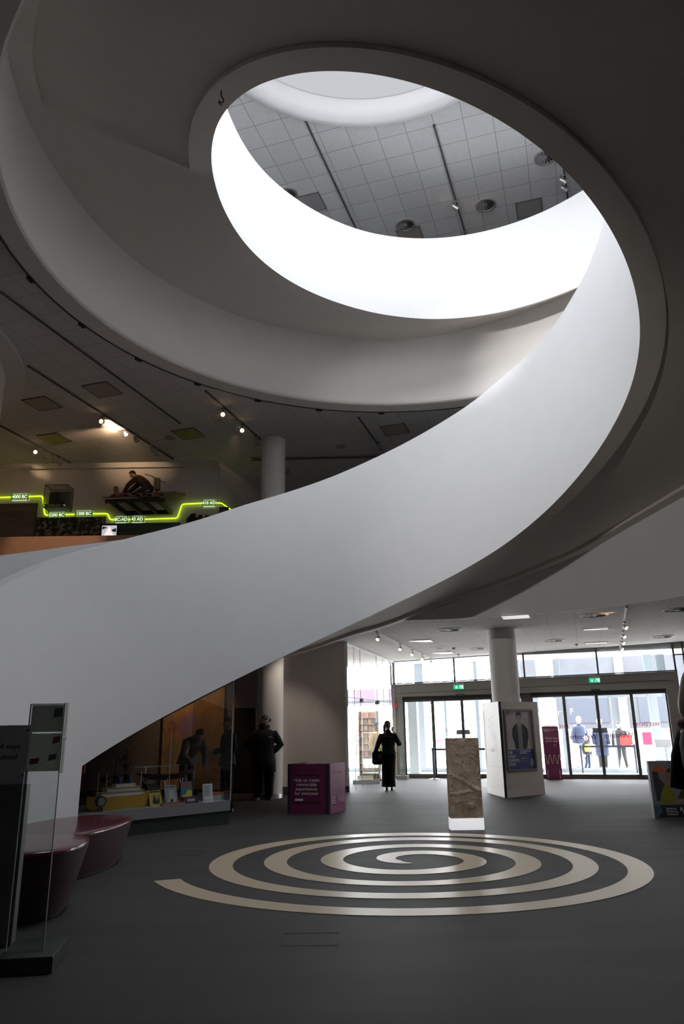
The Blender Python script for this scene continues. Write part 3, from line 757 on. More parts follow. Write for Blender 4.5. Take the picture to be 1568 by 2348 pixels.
# ------------------------------------------------------------------ shop glass
M['glass_shop'] = glass_mat('shop_glass', (0.96, 0.985, 0.98), 0.22)
shopg = struct(thing('window_4', None, None, E(0, -2.6, 0)))
vs = [-5.12, -4.55, -3.95, -2.25, -1.5, -0.72, -0.14]
for i in range(6):
    if i == 3: continue                      # the open doorway of the shop
    b = MB(); b.add([E(0, vs[i] + 0.006, 0.02), E(0, vs[i + 1] - 0.006, 0.02), E(0, vs[i + 1] - 0.006, ez(0) + 0.02), E(0, vs[i] + 0.006, ez(0) + 0.1)], [(0, 1, 2, 3)]); childE(b, shopg).build('pane', M['glass_shop'], shopg)
b = MB(); b.add([E(0, vs[3], 2.25), E(0, vs[4], 2.25), E(0, vs[4], ez(0)), E(0, vs[3], ez(0))], [(0, 1, 2, 3)]); childE(b, shopg).build('pane', M['glass_shop'], shopg)
edge = pmat('glass_edge', (0.35, 0.42, 0.41), 0.2)
for v in vs:
    b = MB(); b.box((0, v, 1.8), (0.014, 0.014, 3.6), EM); childE(b, shopg).build('glass_edge', edge, shopg)
b = MB(); b.bar(E(0, -5.2, 3.66), E(0, -0.1, 3.56), 0.06, 0.10); b.bar(E(0, -5.2, 2.26), E(0, -0.8, 2.26), 0.014, 0.014); childE(b, shopg).build('top_rail', M['white'], shopg)
b = MB(); b.box((0, -0.12, 1.8), (0.07, 0.07, 3.6), EM); childE(b, shopg).build('corner_post', M['grey'], shopg)
for v in (-3.95, -2.25):
    b = MB(); b.box((0, v + 0.08, 2.22), (0.05, 0.2, 0.1), EM); childE(b, shopg).build('patch_fitting', M['black'], shopg)
# open door leaf of the shop
leaf = thing('glass_door', 'open frameless glass shop door with a long steel pull', 'door', E(0.02, -2.2, 0), EROT - 0.95)
b = MB(); b.box((0, -0.42, 1.13), (0.012, 0.82, 2.2)); b.build('pane', M['glass_shop'], leaf)
b = MB(); b.tube([(0.06, -0.72, 0.75), (0.06, -0.72, 1.75)], 0.016, 10); b.cyl((0, -0.72, 0.85), (0.06, -0.72, 0.85), 0.01); b.cyl((0, -0.72, 1.65), (0.06, -0.72, 1.65), 0.01); b.build('pull_handle', M['steel'], leaf)
b = MB(); b.box((0, -0.42, 0.05), (0.03, 0.82, 0.1)); b.box((0, -0.05, 2.2), (0.04, 0.14, 0.09)); b.build('patch_rail', M['steel'], leaf)
# folded glass leaves parked by the left jamb
t = thing('folded_glass_leaves', 'folded glass leaves stacked upright beside the left door jamb', 'glass screen', E(0.2, -0.42, 0), EROT)
for k in range(5):
    b = MB(); b.box((0.0 + 0.035 * k, -0.04 * k, 1.15), (0.10, 0.012, 2.1)); b.build('pane', M['glass_case'], t)
b = MB(); b.box((0.07, -0.08, 0.05), (0.34, 0.3, 0.1)); b.build('base', M['grey'], t)
# card stand in the shop
def cards():
    t = thing('card_stand', 'tall white stand packed with greetings cards inside the shop glass', 'card stand', E(-0.68, -0.85), EROT)
    b = MB(); b.box((0, 0, 0.06), (0.62, 0.5, 0.12)); b.build('plinth', M['vent_white'], t)
    b = MB(); b.box((0, 0.2, 1.05), (0.56, 0.03, 1.9))
    for x in (-0.28, 0.28): b.box((x, 0.05, 1.05), (0.03, 0.34, 1.9))
    b.build('back_panel', M['white_warm'], t)
    for k in range(9):
        b = MB(); b.box((0, 0.04, 0.28 + 0.19 * k), (0.54, 0.3, 0.014)); b.build('shelf', M['vent_white'], t)
    return t
cs = cards()
cols = [(0.45, 0.25, 0.14), (0.62, 0.42, 0.24), (0.30, 0.17, 0.12), (0.70, 0.55, 0.40), (0.25, 0.22, 0.24), (0.55, 0.30, 0.28)]
cm = [pmat('card_print', c, 0.5, grain=0.4, gscale=70) for c in cols]
tints = ['tan', 'brown', 'dark brown', 'sand', 'charcoal', 'rosy']
k = 0
for row in range(9):
    for c in range(4):
        o = MB().box((0, 0, 0.075), (0.105, 0.006, 0.15)).build('greetings_card', cm[(row * 7 + c * 3) % 6])
        p = Matrix.Rotation(EROT, 4, 'Z') @ Vector((-0.195 + 0.13 * c, -0.07, 0.29 + 0.19 * row))
        o.location = cs.location + p; o.rotation_euler = (-0.12, 0, EROT)
        tag(o, f'{tints[(row * 7 + c * 3) % 6]} greetings card, place {c + 1} on shelf {row + 1} of the card stand', 'card', 'greetings cards on the shop stand'); k += 1
# ================================================================== columns
def column(name, lab, x, y, z1, r, collar=True):
    t = thing(name, lab, 'column', (x, y, 0))
    t['kind'] = 'structure'
    b = MB(); b.lathe([(r, 0.08), (r, z1)], n=48); b.build('shaft', M['white_warm'], t, smooth=40)
    b = MB(); b.lathe([(r + 0.012, 0.0), (r + 0.012, 0.10), (r, 0.105)], n=48); b.build('base_ring', M['steel'], t, smooth=40)
    return t
column('column', 'round white column rising through both storeys behind the standing man', -1.77, 17.95, 8.79, 0.31)
pc = Vector((3.78, 17.72, 0))
column('pillar', 'round white pillar rising out of the triangular poster cladding', pc.x, pc.y, 3.78, 0.325)

# ================================================================== gallery ceiling fixtures
Z1 = 8.785
def g_track(p0, p1, lab):
    return track(on_z(*p0, Z1), on_z(*p1, Z1), lab, M['track'])
g_track((-60, 625), (412, 970), 'long empty light track nearest the round ceiling opening')
g_track((66, 840), (396, 1052), 'long light track in the middle of the gallery ceiling, carrying six spotlights')
g_track((-40, 955), (160, 1060), 'light track at the left end of the gallery ceiling, above the first dates')
g_track((472, 897), (596, 1006), 'short light track leading to the white column')
g_track((822, 958), (884, 1044), 'short light track on the right, just above the stair balustrade')
def g_spot(px, py, aim, lab, lit, glow=None):
    p = on_z(px, py, Z1 - 0.12)
    s = spotlight(p + Vector((0, 0, 0.11)), aim, lab, lit, 'spotlights on the gallery tracks', 1.35)
    return p
GS = [((235, 964), (-0.1, -1, -0.25), 'bright warm spotlight alone at the near end of the middle gallery track', True),
      ((287, 990), (0.5, -0.4, -0.7), 'pale lit spotlight, second along the middle gallery track', True),
      ((312, 1004), (0.5, 0.2, -0.8), 'silver spotlight, third along the middle gallery track', False),
      ((347, 1028), (0.1, 0.3, -0.9), 'silver spotlight, fourth along the middle gallery track', False),
      ((359, 1036), (0.3, 0.3, -0.9), 'silver spotlight, last along the middle gallery track', False),
      ((84, 1034), (0, -1, -0.3), 'bright warm spotlight above the first dates of the timeline', True),
      ((106, 1044), (0.3, 0.3, -0.8), 'silver spotlight next to the bright one at the left end', False),
      ((124, 1052), (0.3, 0.3, -0.8), 'silver spotlight, third on the left end track', False),
      ((137, 1058), (0.3, 0.3, -0.8), 'silver spotlight, last on the left end track', False),
      ((512, 948), (0, -1, -0.3), 'bright warm spotlight on the short track, above the climbing figure', True),
      ((541, 973), (0.4, 0.2, -0.8), 'unlit silver spotlight between two lit ones on the short track', False),
      ((556, 984), (0, -1, -0.4), 'bright warm spotlight nearest the white column', True),
      ((588, 1010), (0.2, 0.1, -0.9), 'white spotlight hanging against the column head', False),
      ((868, 1022), (0.2, 0.1, -0.9), 'silver spotlight upper of the pair on the right short track', False),
      ((874, 1034), (0.4, 0.1, -0.8), 'silver spotlight lower of the pair on the right short track', False),
      ((661, 1078), (-0.4, -0.6, -0.6), 'small white spotlight just right of the column', False)]
for p, aim, lab, lit in GS: g_spot(*p, aim, lab, lit)
M['access_green'] = pmat('green_tinted_panel', (0.34, 0.36, 0.12), 0.6)
M['access_tan'] = pmat('tan_panel', (0.40, 0.36, 0.31), 0.7)
M['access_grey'] = pmat('grey_panel', (0.42, 0.42, 0.42), 0.7)
def panel(p, z, w, h, lab, mat, group):
    t = thing('ceiling_panel', lab, 'ceiling panel', (p.x, p.y, z), EROT, group)
    b = MB(); b.box((0, 0, -0.004), (w, h, 0.012)); b.build('grille', mat, t)
    b = MB()
    for q in ((0, h / 2, w + 0.02, 0.015), (0, -h / 2, w + 0.02, 0.015), (w / 2, 0, 0.015, h), (-w / 2, 0, 0.015, h)): b.box((q[0], q[1], -0.006), (q[2], q[3], 0.016))
    b.build('edge_frame', M['track'], t)
for (px, py), m, lab in (((125, 1006), 'access_green', 'green tinted square panel above the first dates'), ((432, 995), 'access_green', 'green tinted square panel left of the white column'), ((235, 894), 'access_tan', 'tan square panel between the two long gallery tracks'), ((97, 926), 'access_tan', 'tan square panel near the round drum'), ((905, 985), 'access_tan', 'tan square panel right of the right short track')):
    panel(on_z(px, py, Z1), 8.79, 0.62, 0.62, lab, M[m], 'square panels in the gallery ceiling')
for (px, py), lab in (((389, 1005), 'round ceiling speaker beside the middle gallery track'), ((497, 961), 'tiny round detector beside the short gallery track'), ((781, 1024), 'round ceiling speaker right of the column')):
    t = thing('ceiling_speaker', lab, 'ceiling speaker', on_z(px, py, 8.79))
    b = MB(); b.lathe([(0.13, 0.01), (0.13, -0.012), (0.1, -0.018), (0.001, -0.014)], n=20); b.build('cover', M['access_tan'], t, smooth=40)
t = thing('slot_vent', 'long dark slot vent in the gallery ceiling behind the column', 'vent', on_z(750, 1048, 8.79), -0.03)
b = MB(); b.box((0, 0, -0.005), (4.2, 0.16, 0.02)); b.build('slot', M['track'], t)
b = MB(); b.box((0, 0.1, -0.012), (4.3, 0.04, 0.03)); b.box((0, -0.1, -0.012), (4.3, 0.04, 0.03)); b.build('edge_frame', M['access_tan'], t)

# ================================================================== top ceiling fixtures
Z2 = 13.685
track(on_z(700, 276, Z2), on_z(870, 640, Z2), 'left light track in the top ceiling, bare of spotlights', M['track'])
track(on_z(995, 288, Z2), on_z(1085, 600, Z2), 'middle light track in the top ceiling with two spotlights', M['track'])
track(on_z(1280, 300, Z2), on_z(1305, 480, Z2), 'right light track in the top ceiling, close to the dark stair rim', M['track'])
for (px, py), lit, lab in (((1042, 462), True, 'glowing spotlight, upper one on the middle top track'), ((1062, 532), False, 'spotlight just above the bright balustrade on the middle top track'), ((1289, 402), False, 'upper spotlight on the right top track'), ((1292, 420), False, 'lower spotlight on the right top track')):
    spotlight(on_z(px, py, Z2 - 0.02), (0.8, 0.2, -0.5), lab, lit, 'spotlights on the top ceiling tracks', 1.5, M['silver'])
for (px, py), lab in (((929, 516), 'round swirl vent just above the lowest dip of the bright balustrade'), ((1113, 470), 'round swirl vent right of the middle top track'), ((1250, 361), 'round swirl vent beside the right top track'), ((659, 446), 'round vent mostly hidden by the bright balustrade on the left')):
    vent(on_z(px, py, 13.69), 0.25, lab, M['vent_metal'], 'round vents in the top ceiling')
for (px, py), lab in (((712, 466), 'grey square panel left of the left top track'), ((1213, 478), 'grey square panel between two top vents on the right'), ((940, 540), 'tan square panel just below the round vent over the balustrade dip')):
    panel(on_z(px, py, Z2), 13.69, 0.6, 0.6, lab, M['access_grey'] if 'grey' in lab else M['access_tan'], 'square panels in the top ceiling')
# small hook on the underside of the stair
p = on_y(507, 216, 7.05)
t = thing('hanging_hook', 'small dark wire hook hanging from the stair underside near the stairwell edge', 'hook', p)
b = MB(); b.tube([(0, 0, 0.05), (0, 0, -0.03), (0.03, 0, -0.07), (0.028, 0, -0.12), (0, 0, -0.13), (-0.025, 0, -0.1)], 0.008, 6); b.build('wire', M['black'], t)
b = MB(); b.tube([(-0.025, 0, -0.1), (-0.02, 0, -0.14), (0.01, 0, -0.17)], 0.007, 6); b.build('tip', pmat('rust_tip', (0.25, 0.08, 0.05), 0.6), t)

# ================================================================== neon timeline
YW = 19.55
M['neon'] = pmat('neon_green', (0.5, 0.7, 0.05), 0.4, emit=1.5, ecol=(0.62, 0.95, 0.03))
M['plate'] = pmat('date_plate', (0.03, 0.10, 0.012), 0.5, emit=0.16, ecol=(0.30, 0.75, 0.05))
M['plate_glow'] = pmat('plate_backlight', (0.8, 0.9, 0.6), 0.5, emit=0.55, ecol=(0.80, 1.0, 0.62))
M['date_lit'] = pmat('date_letters', (0.9, 0.95, 0.8), 0.5, emit=1.0, ecol=(0.95, 1.0, 0.78))
tl = thing('neon_timeline', 'glowing yellow green neon timeline with date plates on the gallery wall', 'neon sign', (-6.5, YW - 0.06, 7.5))
O = Vector((-6.5, YW - 0.06, 7.5))
def W(x, z, y=0.0): return Vector((x + 6.5, y, z - 7.5))
def rounded(pts, r=0.07):
    out = [pts[0]]
    for i in range(1, len(pts) - 1):
        a, p, c = pts[i - 1], pts[i], pts[i + 1]
        d0, d1 = (a - p).normalized(), (c - p).normalized()
        s, e = p + d0 * r, p + d1 * r
        for t in (0, 0.25, 0.5, 0.75, 1): out.append(s * (1 - t) ** 2 + p * 2 * t * (1 - t) + e * t * t)
    out.append(pts[-1]); return out
runs = [[W(-9.9, 7.82), W(-9.24, 7.83)], [W(-8.75, 7.84), W(-8.36, 7.85), W(-8.25, 7.29), W(-8.12, 7.29)], [W(-7.70, 7.30), W(-7.42, 7.30)], [W(-6.91, 7.31), W(-6.50, 7.31), W(-6.43, 7.13), W(-6.30, 7.13)], [W(-5.92, 7.13), W(-5.86, 7.13)], [W(-5.46, 7.13), W(-4.56, 7.145), W(-4.45, 7.55), W(-3.90, 7.57)], [W(-3.50, 7.57), W(-3.36, 7.57), W(-2.95, 7.40, 0.7)]]
for r in runs:
    b = MB(); b.tube(rounded(r) if len(r) > 2 else r, 0.019, 8); b.build('neon_tube', M['neon'], tl, smooth=60)
for txt, x, z, w in (('4000 BC', -8.995, 7.83, 0.50), ('2200 BC', -7.91, 7.285, 0.50), ('1300 BC', -7.165, 7.31, 0.50), ('BC-AD', -6.115, 7.13, 0.38), ('43 AD', -5.665, 7.13, 0.38), ('410 AD', -3.70, 7.57, 0.39)):
    c = W(x, z)
    b = MB(); b.box(c, (w, 0.03, 0.15)); pl = b.build('date_plate', M['plate'], tl, bevel=0.006)
    b = MB(); b.box(c + Vector((0, 0.03, 0)), (w * 0.96, 0.01, 0.20)); b.build('backlight', M['plate_glow'], pl)
    b = MB()
    for sx in (-1, 1):
        for sz in (-1, 1): b.box(c + Vector((sx * (w / 2 - 0.02), 0, sz * 0.095)), (0.015, 0.02, 0.05))
    b.build('clip', M['dark'], pl)
    lettering(txt, 0.125, M['date_lit'], pl, face_matrix(c + Vector((0, -0.018, -0.002)), (1, 0, 0), (0, 0, 1)), spacing=0.95, bold=0.002)
# unlit date plate in front of the wall case
t = thing('date_plate', 'dim unlit plate reading 3300 BC along the foot of the wall case', 'sign', (-7.84, YW - 0.47, 7.43))
b = MB(); b.box((0, 0, 0), (0.56, 0.02, 0.10)); b.build('plate', pmat('dim_plate', (0.03, 0.07, 0.02), 0.5), t)
lettering('3300 BC', 0.10, pmat('dim_letters', (0.35, 0.42, 0.25), 0.5), t, face_matrix((0, -0.012, 0), (1, 0, 0), (0, 0, 1)))
b = MB(); b.box((-0.27, 0, -0.01), (0.03, 0.022, 0.012)); b.box((0.27, 0, 0.01), (0.05, 0.022, 0.012)); b.build('lamp', M['plate_glow'], t)
# glass wall case
t = thing('wall_case', 'glass wall case holding a dark stone block above the timeline', 'display case', (-7.84, YW, 7.40))
b = MB(); w, d, h = 0.62, 0.46, 0.64
b.box((0, -d / 2, h / 2), (w, d, h)); b.build('glass_box', M['glass_case'], t)
b = MB()
for x in (-w / 2, w / 2):
    for y in (-d, 0): b.box((x, y, h / 2), (0.014, 0.014, h))
for y in (-d, 0):
    for z in (0, h): b.box((0, y, z), (w, 0.014, 0.014))
for x in (-w / 2, w / 2):
    for z in (0, h): b.box((x, -d / 2, z), (0.014, d, 0.014))
b.build('edges', M['dark'], t)
b = MB(); b.box((0.02, -0.06, 0.33), (0.50, 0.04, 0.46)); b.build('back_board', pmat('case_board', (0.13, 0.14, 0.11), 0.7), t)
b = MB(); b.box((0, -d / 2, 0.02), (w - 0.02, d - 0.02, 0.04)); b.build('shelf', M['grey'], t)
t = thing('stone_block', 'dark weathered stone block inside the glass wall case', 'museum object', (-7.92, YW - 0.27, 7.44))
b = MB(); b.prism([(-0.14, -0.08), (0.11, -0.09), (0.13, 0.05), (-0.12, 0.07)], 0.0, 0.42); b.build('block', pmat('dark_stone', (0.05, 0.048, 0.04), 0.9, grain=0.4, gscale=30, bump=0.6), t, bevel=0.02)
b = MB(); b.box((0.20, 0, 0.09), (0.12, 0.1, 0.18)); b.build('fragment', pmat('dark_stone_b', (0.045, 0.042, 0.036), 0.9), t, bevel=0.015)
# printed wall pictures
def print_mat(name, sky, dark, scale, lo, hi, stretch=(1, 1, 1), dist=0.0):
    m, N, L, bs = _new(name)
    tc = N.new('ShaderNodeTexCoord'); mp = N.new('ShaderNodeMapping'); mp.inputs['Scale'].default_value = stretch
    n = N.new('ShaderNodeTexNoise'); n.inputs['Scale'].default_value = scale; n.inputs['Detail'].default_value = 8; n.inputs['Roughness'].default_value = 0.7; n.inputs['Distortion'].default_value = dist
    cr = N.new('ShaderNodeValToRGB'); cr.color_ramp.elements[0].position = lo; cr.color_ramp.elements[0].color = (*dark, 1); cr.color_ramp.elements[1].position = hi; cr.color_ramp.elements[1].color = (*sky, 1)
    L.new(tc.outputs['Object'], mp.inputs[0]); L.new(mp.outputs[0], n.inputs['Vector']); L.new(n.outputs['Fac'], cr.inputs[0]); L.new(cr.outputs[0], bs.inputs['Base Color'])
    bs.inputs['Roughness'].default_value = 0.5
    return m
def wall_print(lab, x0, x1, z0, z1, mat, y=YW - 0.02):
    t = thing('wall_picture', lab, 'picture', ((x0 + x1) / 2, y, (z0 + z1) / 2))
    b = MB(); b.box((0, 0, 0), (x1 - x0, 0.03, z1 - z0)); b.build('print', mat, t)
    b = MB()
    for q in ((0, (z1 - z0) / 2, x1 - x0 + 0.02, 0.015), (0, -(z1 - z0) / 2, x1 - x0 + 0.02, 0.015), ((x1 - x0) / 2, 0, 0.015, z1 - z0), (-(x1 - x0) / 2, 0, 0.015, z1 - z0)): b.box((q[0], -0.003, q[1]), (q[2], 0.04, q[3]))
    b.build('edging', M['dark'], t)
    return t
wall_print('dim seascape picture at the left end of the gallery wall', -10.6, -8.50, 5.6, 7.64, print_mat('seascape', (0.16, 0.14, 0.13), (0.07, 0.065, 0.06), 2.0, 0.35, 0.65, (0.4, 1, 5)))
wall_print('black and white picture of dark trees against pale sky', -8.46, -6.56, 5.6, 7.22, print_mat('trees', (0.28, 0.27, 0.25), (0.012, 0.014, 0.010), 6.0, 0.50, 0.60, (1, 1, 1.2), 0.3), YW - 0.03)
wall_print('dark green landscape picture just above the stair balustrade', -6.52, -4.50, 5.6, 7.02, print_mat('green_land', (0.10, 0.12, 0.10), (0.03, 0.045, 0.04), 2.5, 0.3, 0.7, (0.5, 1, 2)))
# dark castle silhouette
t = thing('castle_silhouette', 'dark battlemented castle silhouette mounted below the 410 AD date', 'wall relief', (-4.0, YW - 0.025, 6.62))
cpts = [(-0.36, 0), (0.55, 0), (0.55, 0.62), (0.46, 0.62), (0.46, 0.54), (0.36, 0.56), (0.36, 0.66), (0.24, 0.66), (0.24, 0.58), (0.14, 0.58), (0.14, 0.68), (0.02, 0.68), (0.02, 0.60), (-0.08, 0.62), (-0.08, 0.73), (-0.2, 0.73), (-0.36, 0.56)]
b = MB(); b.prism([(x * 0.85, y * 0.9) for x, y in cpts], -0.03, 0.03, Matrix.Rotation(PI / 2, 4, 'X')); b.build('cutout', pmat('castle_dark', (0.02, 0.016, 0.014), 0.8), t)
b = MB()
for x in (-0.1, 0.15, 0.4): b.box((x, -0.032, 0.3), (0.06, 0.006, 0.14))
b.build('loophole', M['black'], t)
# small video screen, a blue sign and a dark board
t = thing('video_screen', 'small glowing video screen with a pale peaked scene in the dark gallery', 'screen', (-6.30, 19.15, 6.72))
b = MB(); b.box((0, 0, 0), (0.52, 0.06, 0.36)); b.build('case', M['black'], t, bevel=0.01)
scr = pmat('screen_lit', (0.5, 0.5, 0.55), 0.3, emit=0.8, ecol=(0.62, 0.60, 0.66))
b = MB(); b.box((0, -0.032, 0), (0.40, 0.004, 0.28)); s_ = b.build('display', scr, t)
b = MB(); b.add([(-0.14, -0.036, -0.14), (0.12, -0.036, -0.14), (0.0, -0.036, 0.12)], [(0, 1, 2)]); b.build('picture', pmat('screen_peak', (0.9, 0.85, 0.8), 0.3, emit=0.95, ecol=(1, 0.86, 0.80)), s_)
b = MB(); b.add([(-0.19, -0.035, 0.02), (-0.05, -0.035, 0.09), (-0.19, -0.035, 0.12)], [(0, 1, 2)]); b.add([(0.05, -0.035, -0.02), (0.19, -0.035, -0.05), (0.19, -0.035, 0.06), (0.1, -0.035, 0.04)], [(0, 1, 2, 3)]); b.build('picture_shade', pmat('screen_shade', (0.1, 0.1, 0.12), 0.3, emit=0.15), s_)
b = MB(); b.box((0, 0.2, -0.3), (0.1, 0.1, 0.5)); b.box((0, 0.15, -0.05), (0.1, 0.25, 0.1)); b.build('stand', M['black'], t)
t = thing('wall_plaque', 'small dark blue plaque right of the castle silhouette', 'sign', (-3.28, 19.5, 7.28)); b = MB(); b.box((0, 0, 0), (0.26, 0.03, 0.34)); b.build('board', pmat('dark_blue', (0.04, 0.05, 0.16), 0.5), t)
b = MB(); b.box((0, -0.018, 0.05), (0.18, 0.006, 0.03)); b.build('text_line', M['grey'], t)
t = thing('hanging_board', 'dark grey board on a shelf at the gallery end, left of the column', 'board', (-2.62, 20.4, 7.50)); b = MB(); b.box((0, 0, 0), (0.9, 0.06, 0.4)); b.build('board', M['dark'], t)
b = MB(); b.box((0.0, -0.05, 0.24), (1.0, 0.2, 0.04)); b.build('shelf', M['access_tan'], t)

# ================================================================== tiled roof corner with the kneeling roofer figure
YR = 18.95
t = thing('tiled_roof_model', 'piece of clay tiled roof on dark timber brackets fixed high on the wall', 'exhibit', (-5.45, YR, 7.30))
wood = pmat('dark_timber', (0.035, 0.03, 0.025), 0.8, grain=0.3, gscale=15)
M['clay'] = pmat('clay_tile', (0.24, 0.135, 0.095), 0.85, grain=0.35, gscale=25)
def arch(b, x, y0, z0, y1, z1, r, th=0.02, n=9):
    rows = []
    for (y, z) in ((y0, z0), (y1, z1)):
        o_ = [(x + r * math.cos(PI * k / (n - 1)), y, z + r * math.sin(PI * k / (n - 1))) for k in range(n)]
        i_ = [(x + (r - th) * math.cos(PI * k / (n - 1)), y, z + (r - th) * math.sin(PI * k / (n - 1))) for k in range(n)]
        rows.append(o_ + i_[::-1])
    b.rings(rows, True, True, True)
xs = [-0.62, -0.31, 0.0, 0.31, 0.64]
b = MB()
b.add([(-0.95, -0.28, 0.22), (0.62, -0.28, 0.25), (0.98, 0.5, 0.55), (-0.58, 0.5, 0.55), (-0.95, -0.28, 0.19), (0.62, -0.28, 0.22), (0.98, 0.5, 0.50), (-0.58, 0.5, 0.50)], [(0, 1, 2, 3), (7, 6, 5, 4), (0, 4, 5, 1), (1, 5, 6, 2), (2, 6, 7, 3), (3, 7, 4, 0)])
b.build('pan_tiles', M['clay'], t)
for x in xs:
    b = MB()
    for k in range(3):
        f0, f1 = k / 3, (k + 1.12) / 3
        arch(b, x + 0.2 * f0, -0.37 + 0.82 * f0, 0.185 + 0.32 * f0, -0.37 + 0.82 * f1, 0.19 + 0.32 * f1, 0.105 - 0.008 * k)
    b.build('cover_tile_row', M['clay'], t, smooth=50)
b = MB(); b.bar((0.62, -0.25, 0.27), (1.02, 0.2, 0.44), 0.2, 0.05); b.bar((0.66, 0.1, 0.36), (1.05, 0.5, 0.5), 0.2, 0.05); b.build('verge_board', pmat('pale_timber', (0.26, 0.17, 0.10), 0.8, grain=0.3, gscale=12), t)
b = MB(); b.bar((-0.90, -0.2, 0.13), (0.70, -0.2, 0.15), 0.07, 0.10); b.bar((-0.6, 0.52, 0.0), (0.72, 0.52, 0.02), 0.07, 0.12); b.build('wall_beam', wood, t)
for i, x in enumerate((-0.62, -0.17, 0.25, 0.66)):
    b = MB(); b.bar((x - 0.12, -0.22, 0.12), (x + 0.08, 0.50, 0.0), 0.06, 0.12); b.build('bracket', wood if i < 3 else pmat('green_glow_painted_timber', (0.13, 0.15, 0.035), 0.8, grain=0.3, gscale=15), t)  # last bracket has green light painted into its timber colour
# ================================================================== people
def skin_mesh(verts, edges, radii, root=0, sub=1):
    me = bpy.data.meshes.new('body'); me.from_pydata([tuple(v) for v in verts], edges, [])
    o = bpy.data.objects.new('body', me); COL.objects.link(o)
    md = o.modifiers.new('skin', 'SKIN'); md.use_smooth_shade = True; md.branch_smoothing = 0.3
    sk = me.skin_vertices[0].data if me.skin_vertices else None
    if sk is None:
        bpy.context.view_layer.objects.active = o
        bpy.ops.object.skin_root_mark()
        sk = me.skin_vertices[0].data
    for i, r in enumerate(radii):
        sk[i].radius = r if isinstance(r, tuple) else (r, r)
        sk[i].use_root = (i == root)
    ss = o.modifiers.new('smooth', 'SUBSURF'); ss.levels = sub; ss.render_levels = sub
    dg = bpy.context.evaluated_depsgraph_get()
    res = bpy.data.meshes.new_from_object(o.evaluated_get(dg))
    bpy.data.objects.remove(o)
    res.polygons.foreach_set('use_smooth', [True] * len(res.polygons))
    return res

BASE = dict(pelvis=(0, 0, 0.95), waist=(0, -0.01, 1.10), chest=(0, 0.0, 1.30), neck=(0, 0.01, 1.47), head=(0, -0.02, 1.63),
            shoulder_l=(0.18, 0.01, 1.41), elbow_l=(0.25, 0.04, 1.12), wrist_l=(0.26, -0.05, 0.88),
            shoulder_r=(-0.18, 0.01, 1.41), elbow_r=(-0.25, 0.04, 1.12), wrist_r=(-0.26, -0.05, 0.88),
            hip_l=(0.09, 0, 0.90), knee_l=(0.10, -0.02, 0.49), ankle_l=(0.10, 0.02, 0.08), toe_l=(0.12, -0.14, 0.035),
            hip_r=(-0.09, 0, 0.90), knee_r=(-0.10, -0.02, 0.49), ankle_r=(-0.10, 0.02, 0.08), toe_r=(-0.12, -0.14, 0.035))

def ell(c, rx, ry, ax=(1, 0, 0), ay=(0, 1, 0), n=20):
    c, ax, ay = Vector(c), Vector(ax), Vector(ay)
    return [c + ax * (rx * math.cos(2 * PI * k / n)) + ay * (ry * math.sin(2 * PI * k / n)) for k in range(n)]

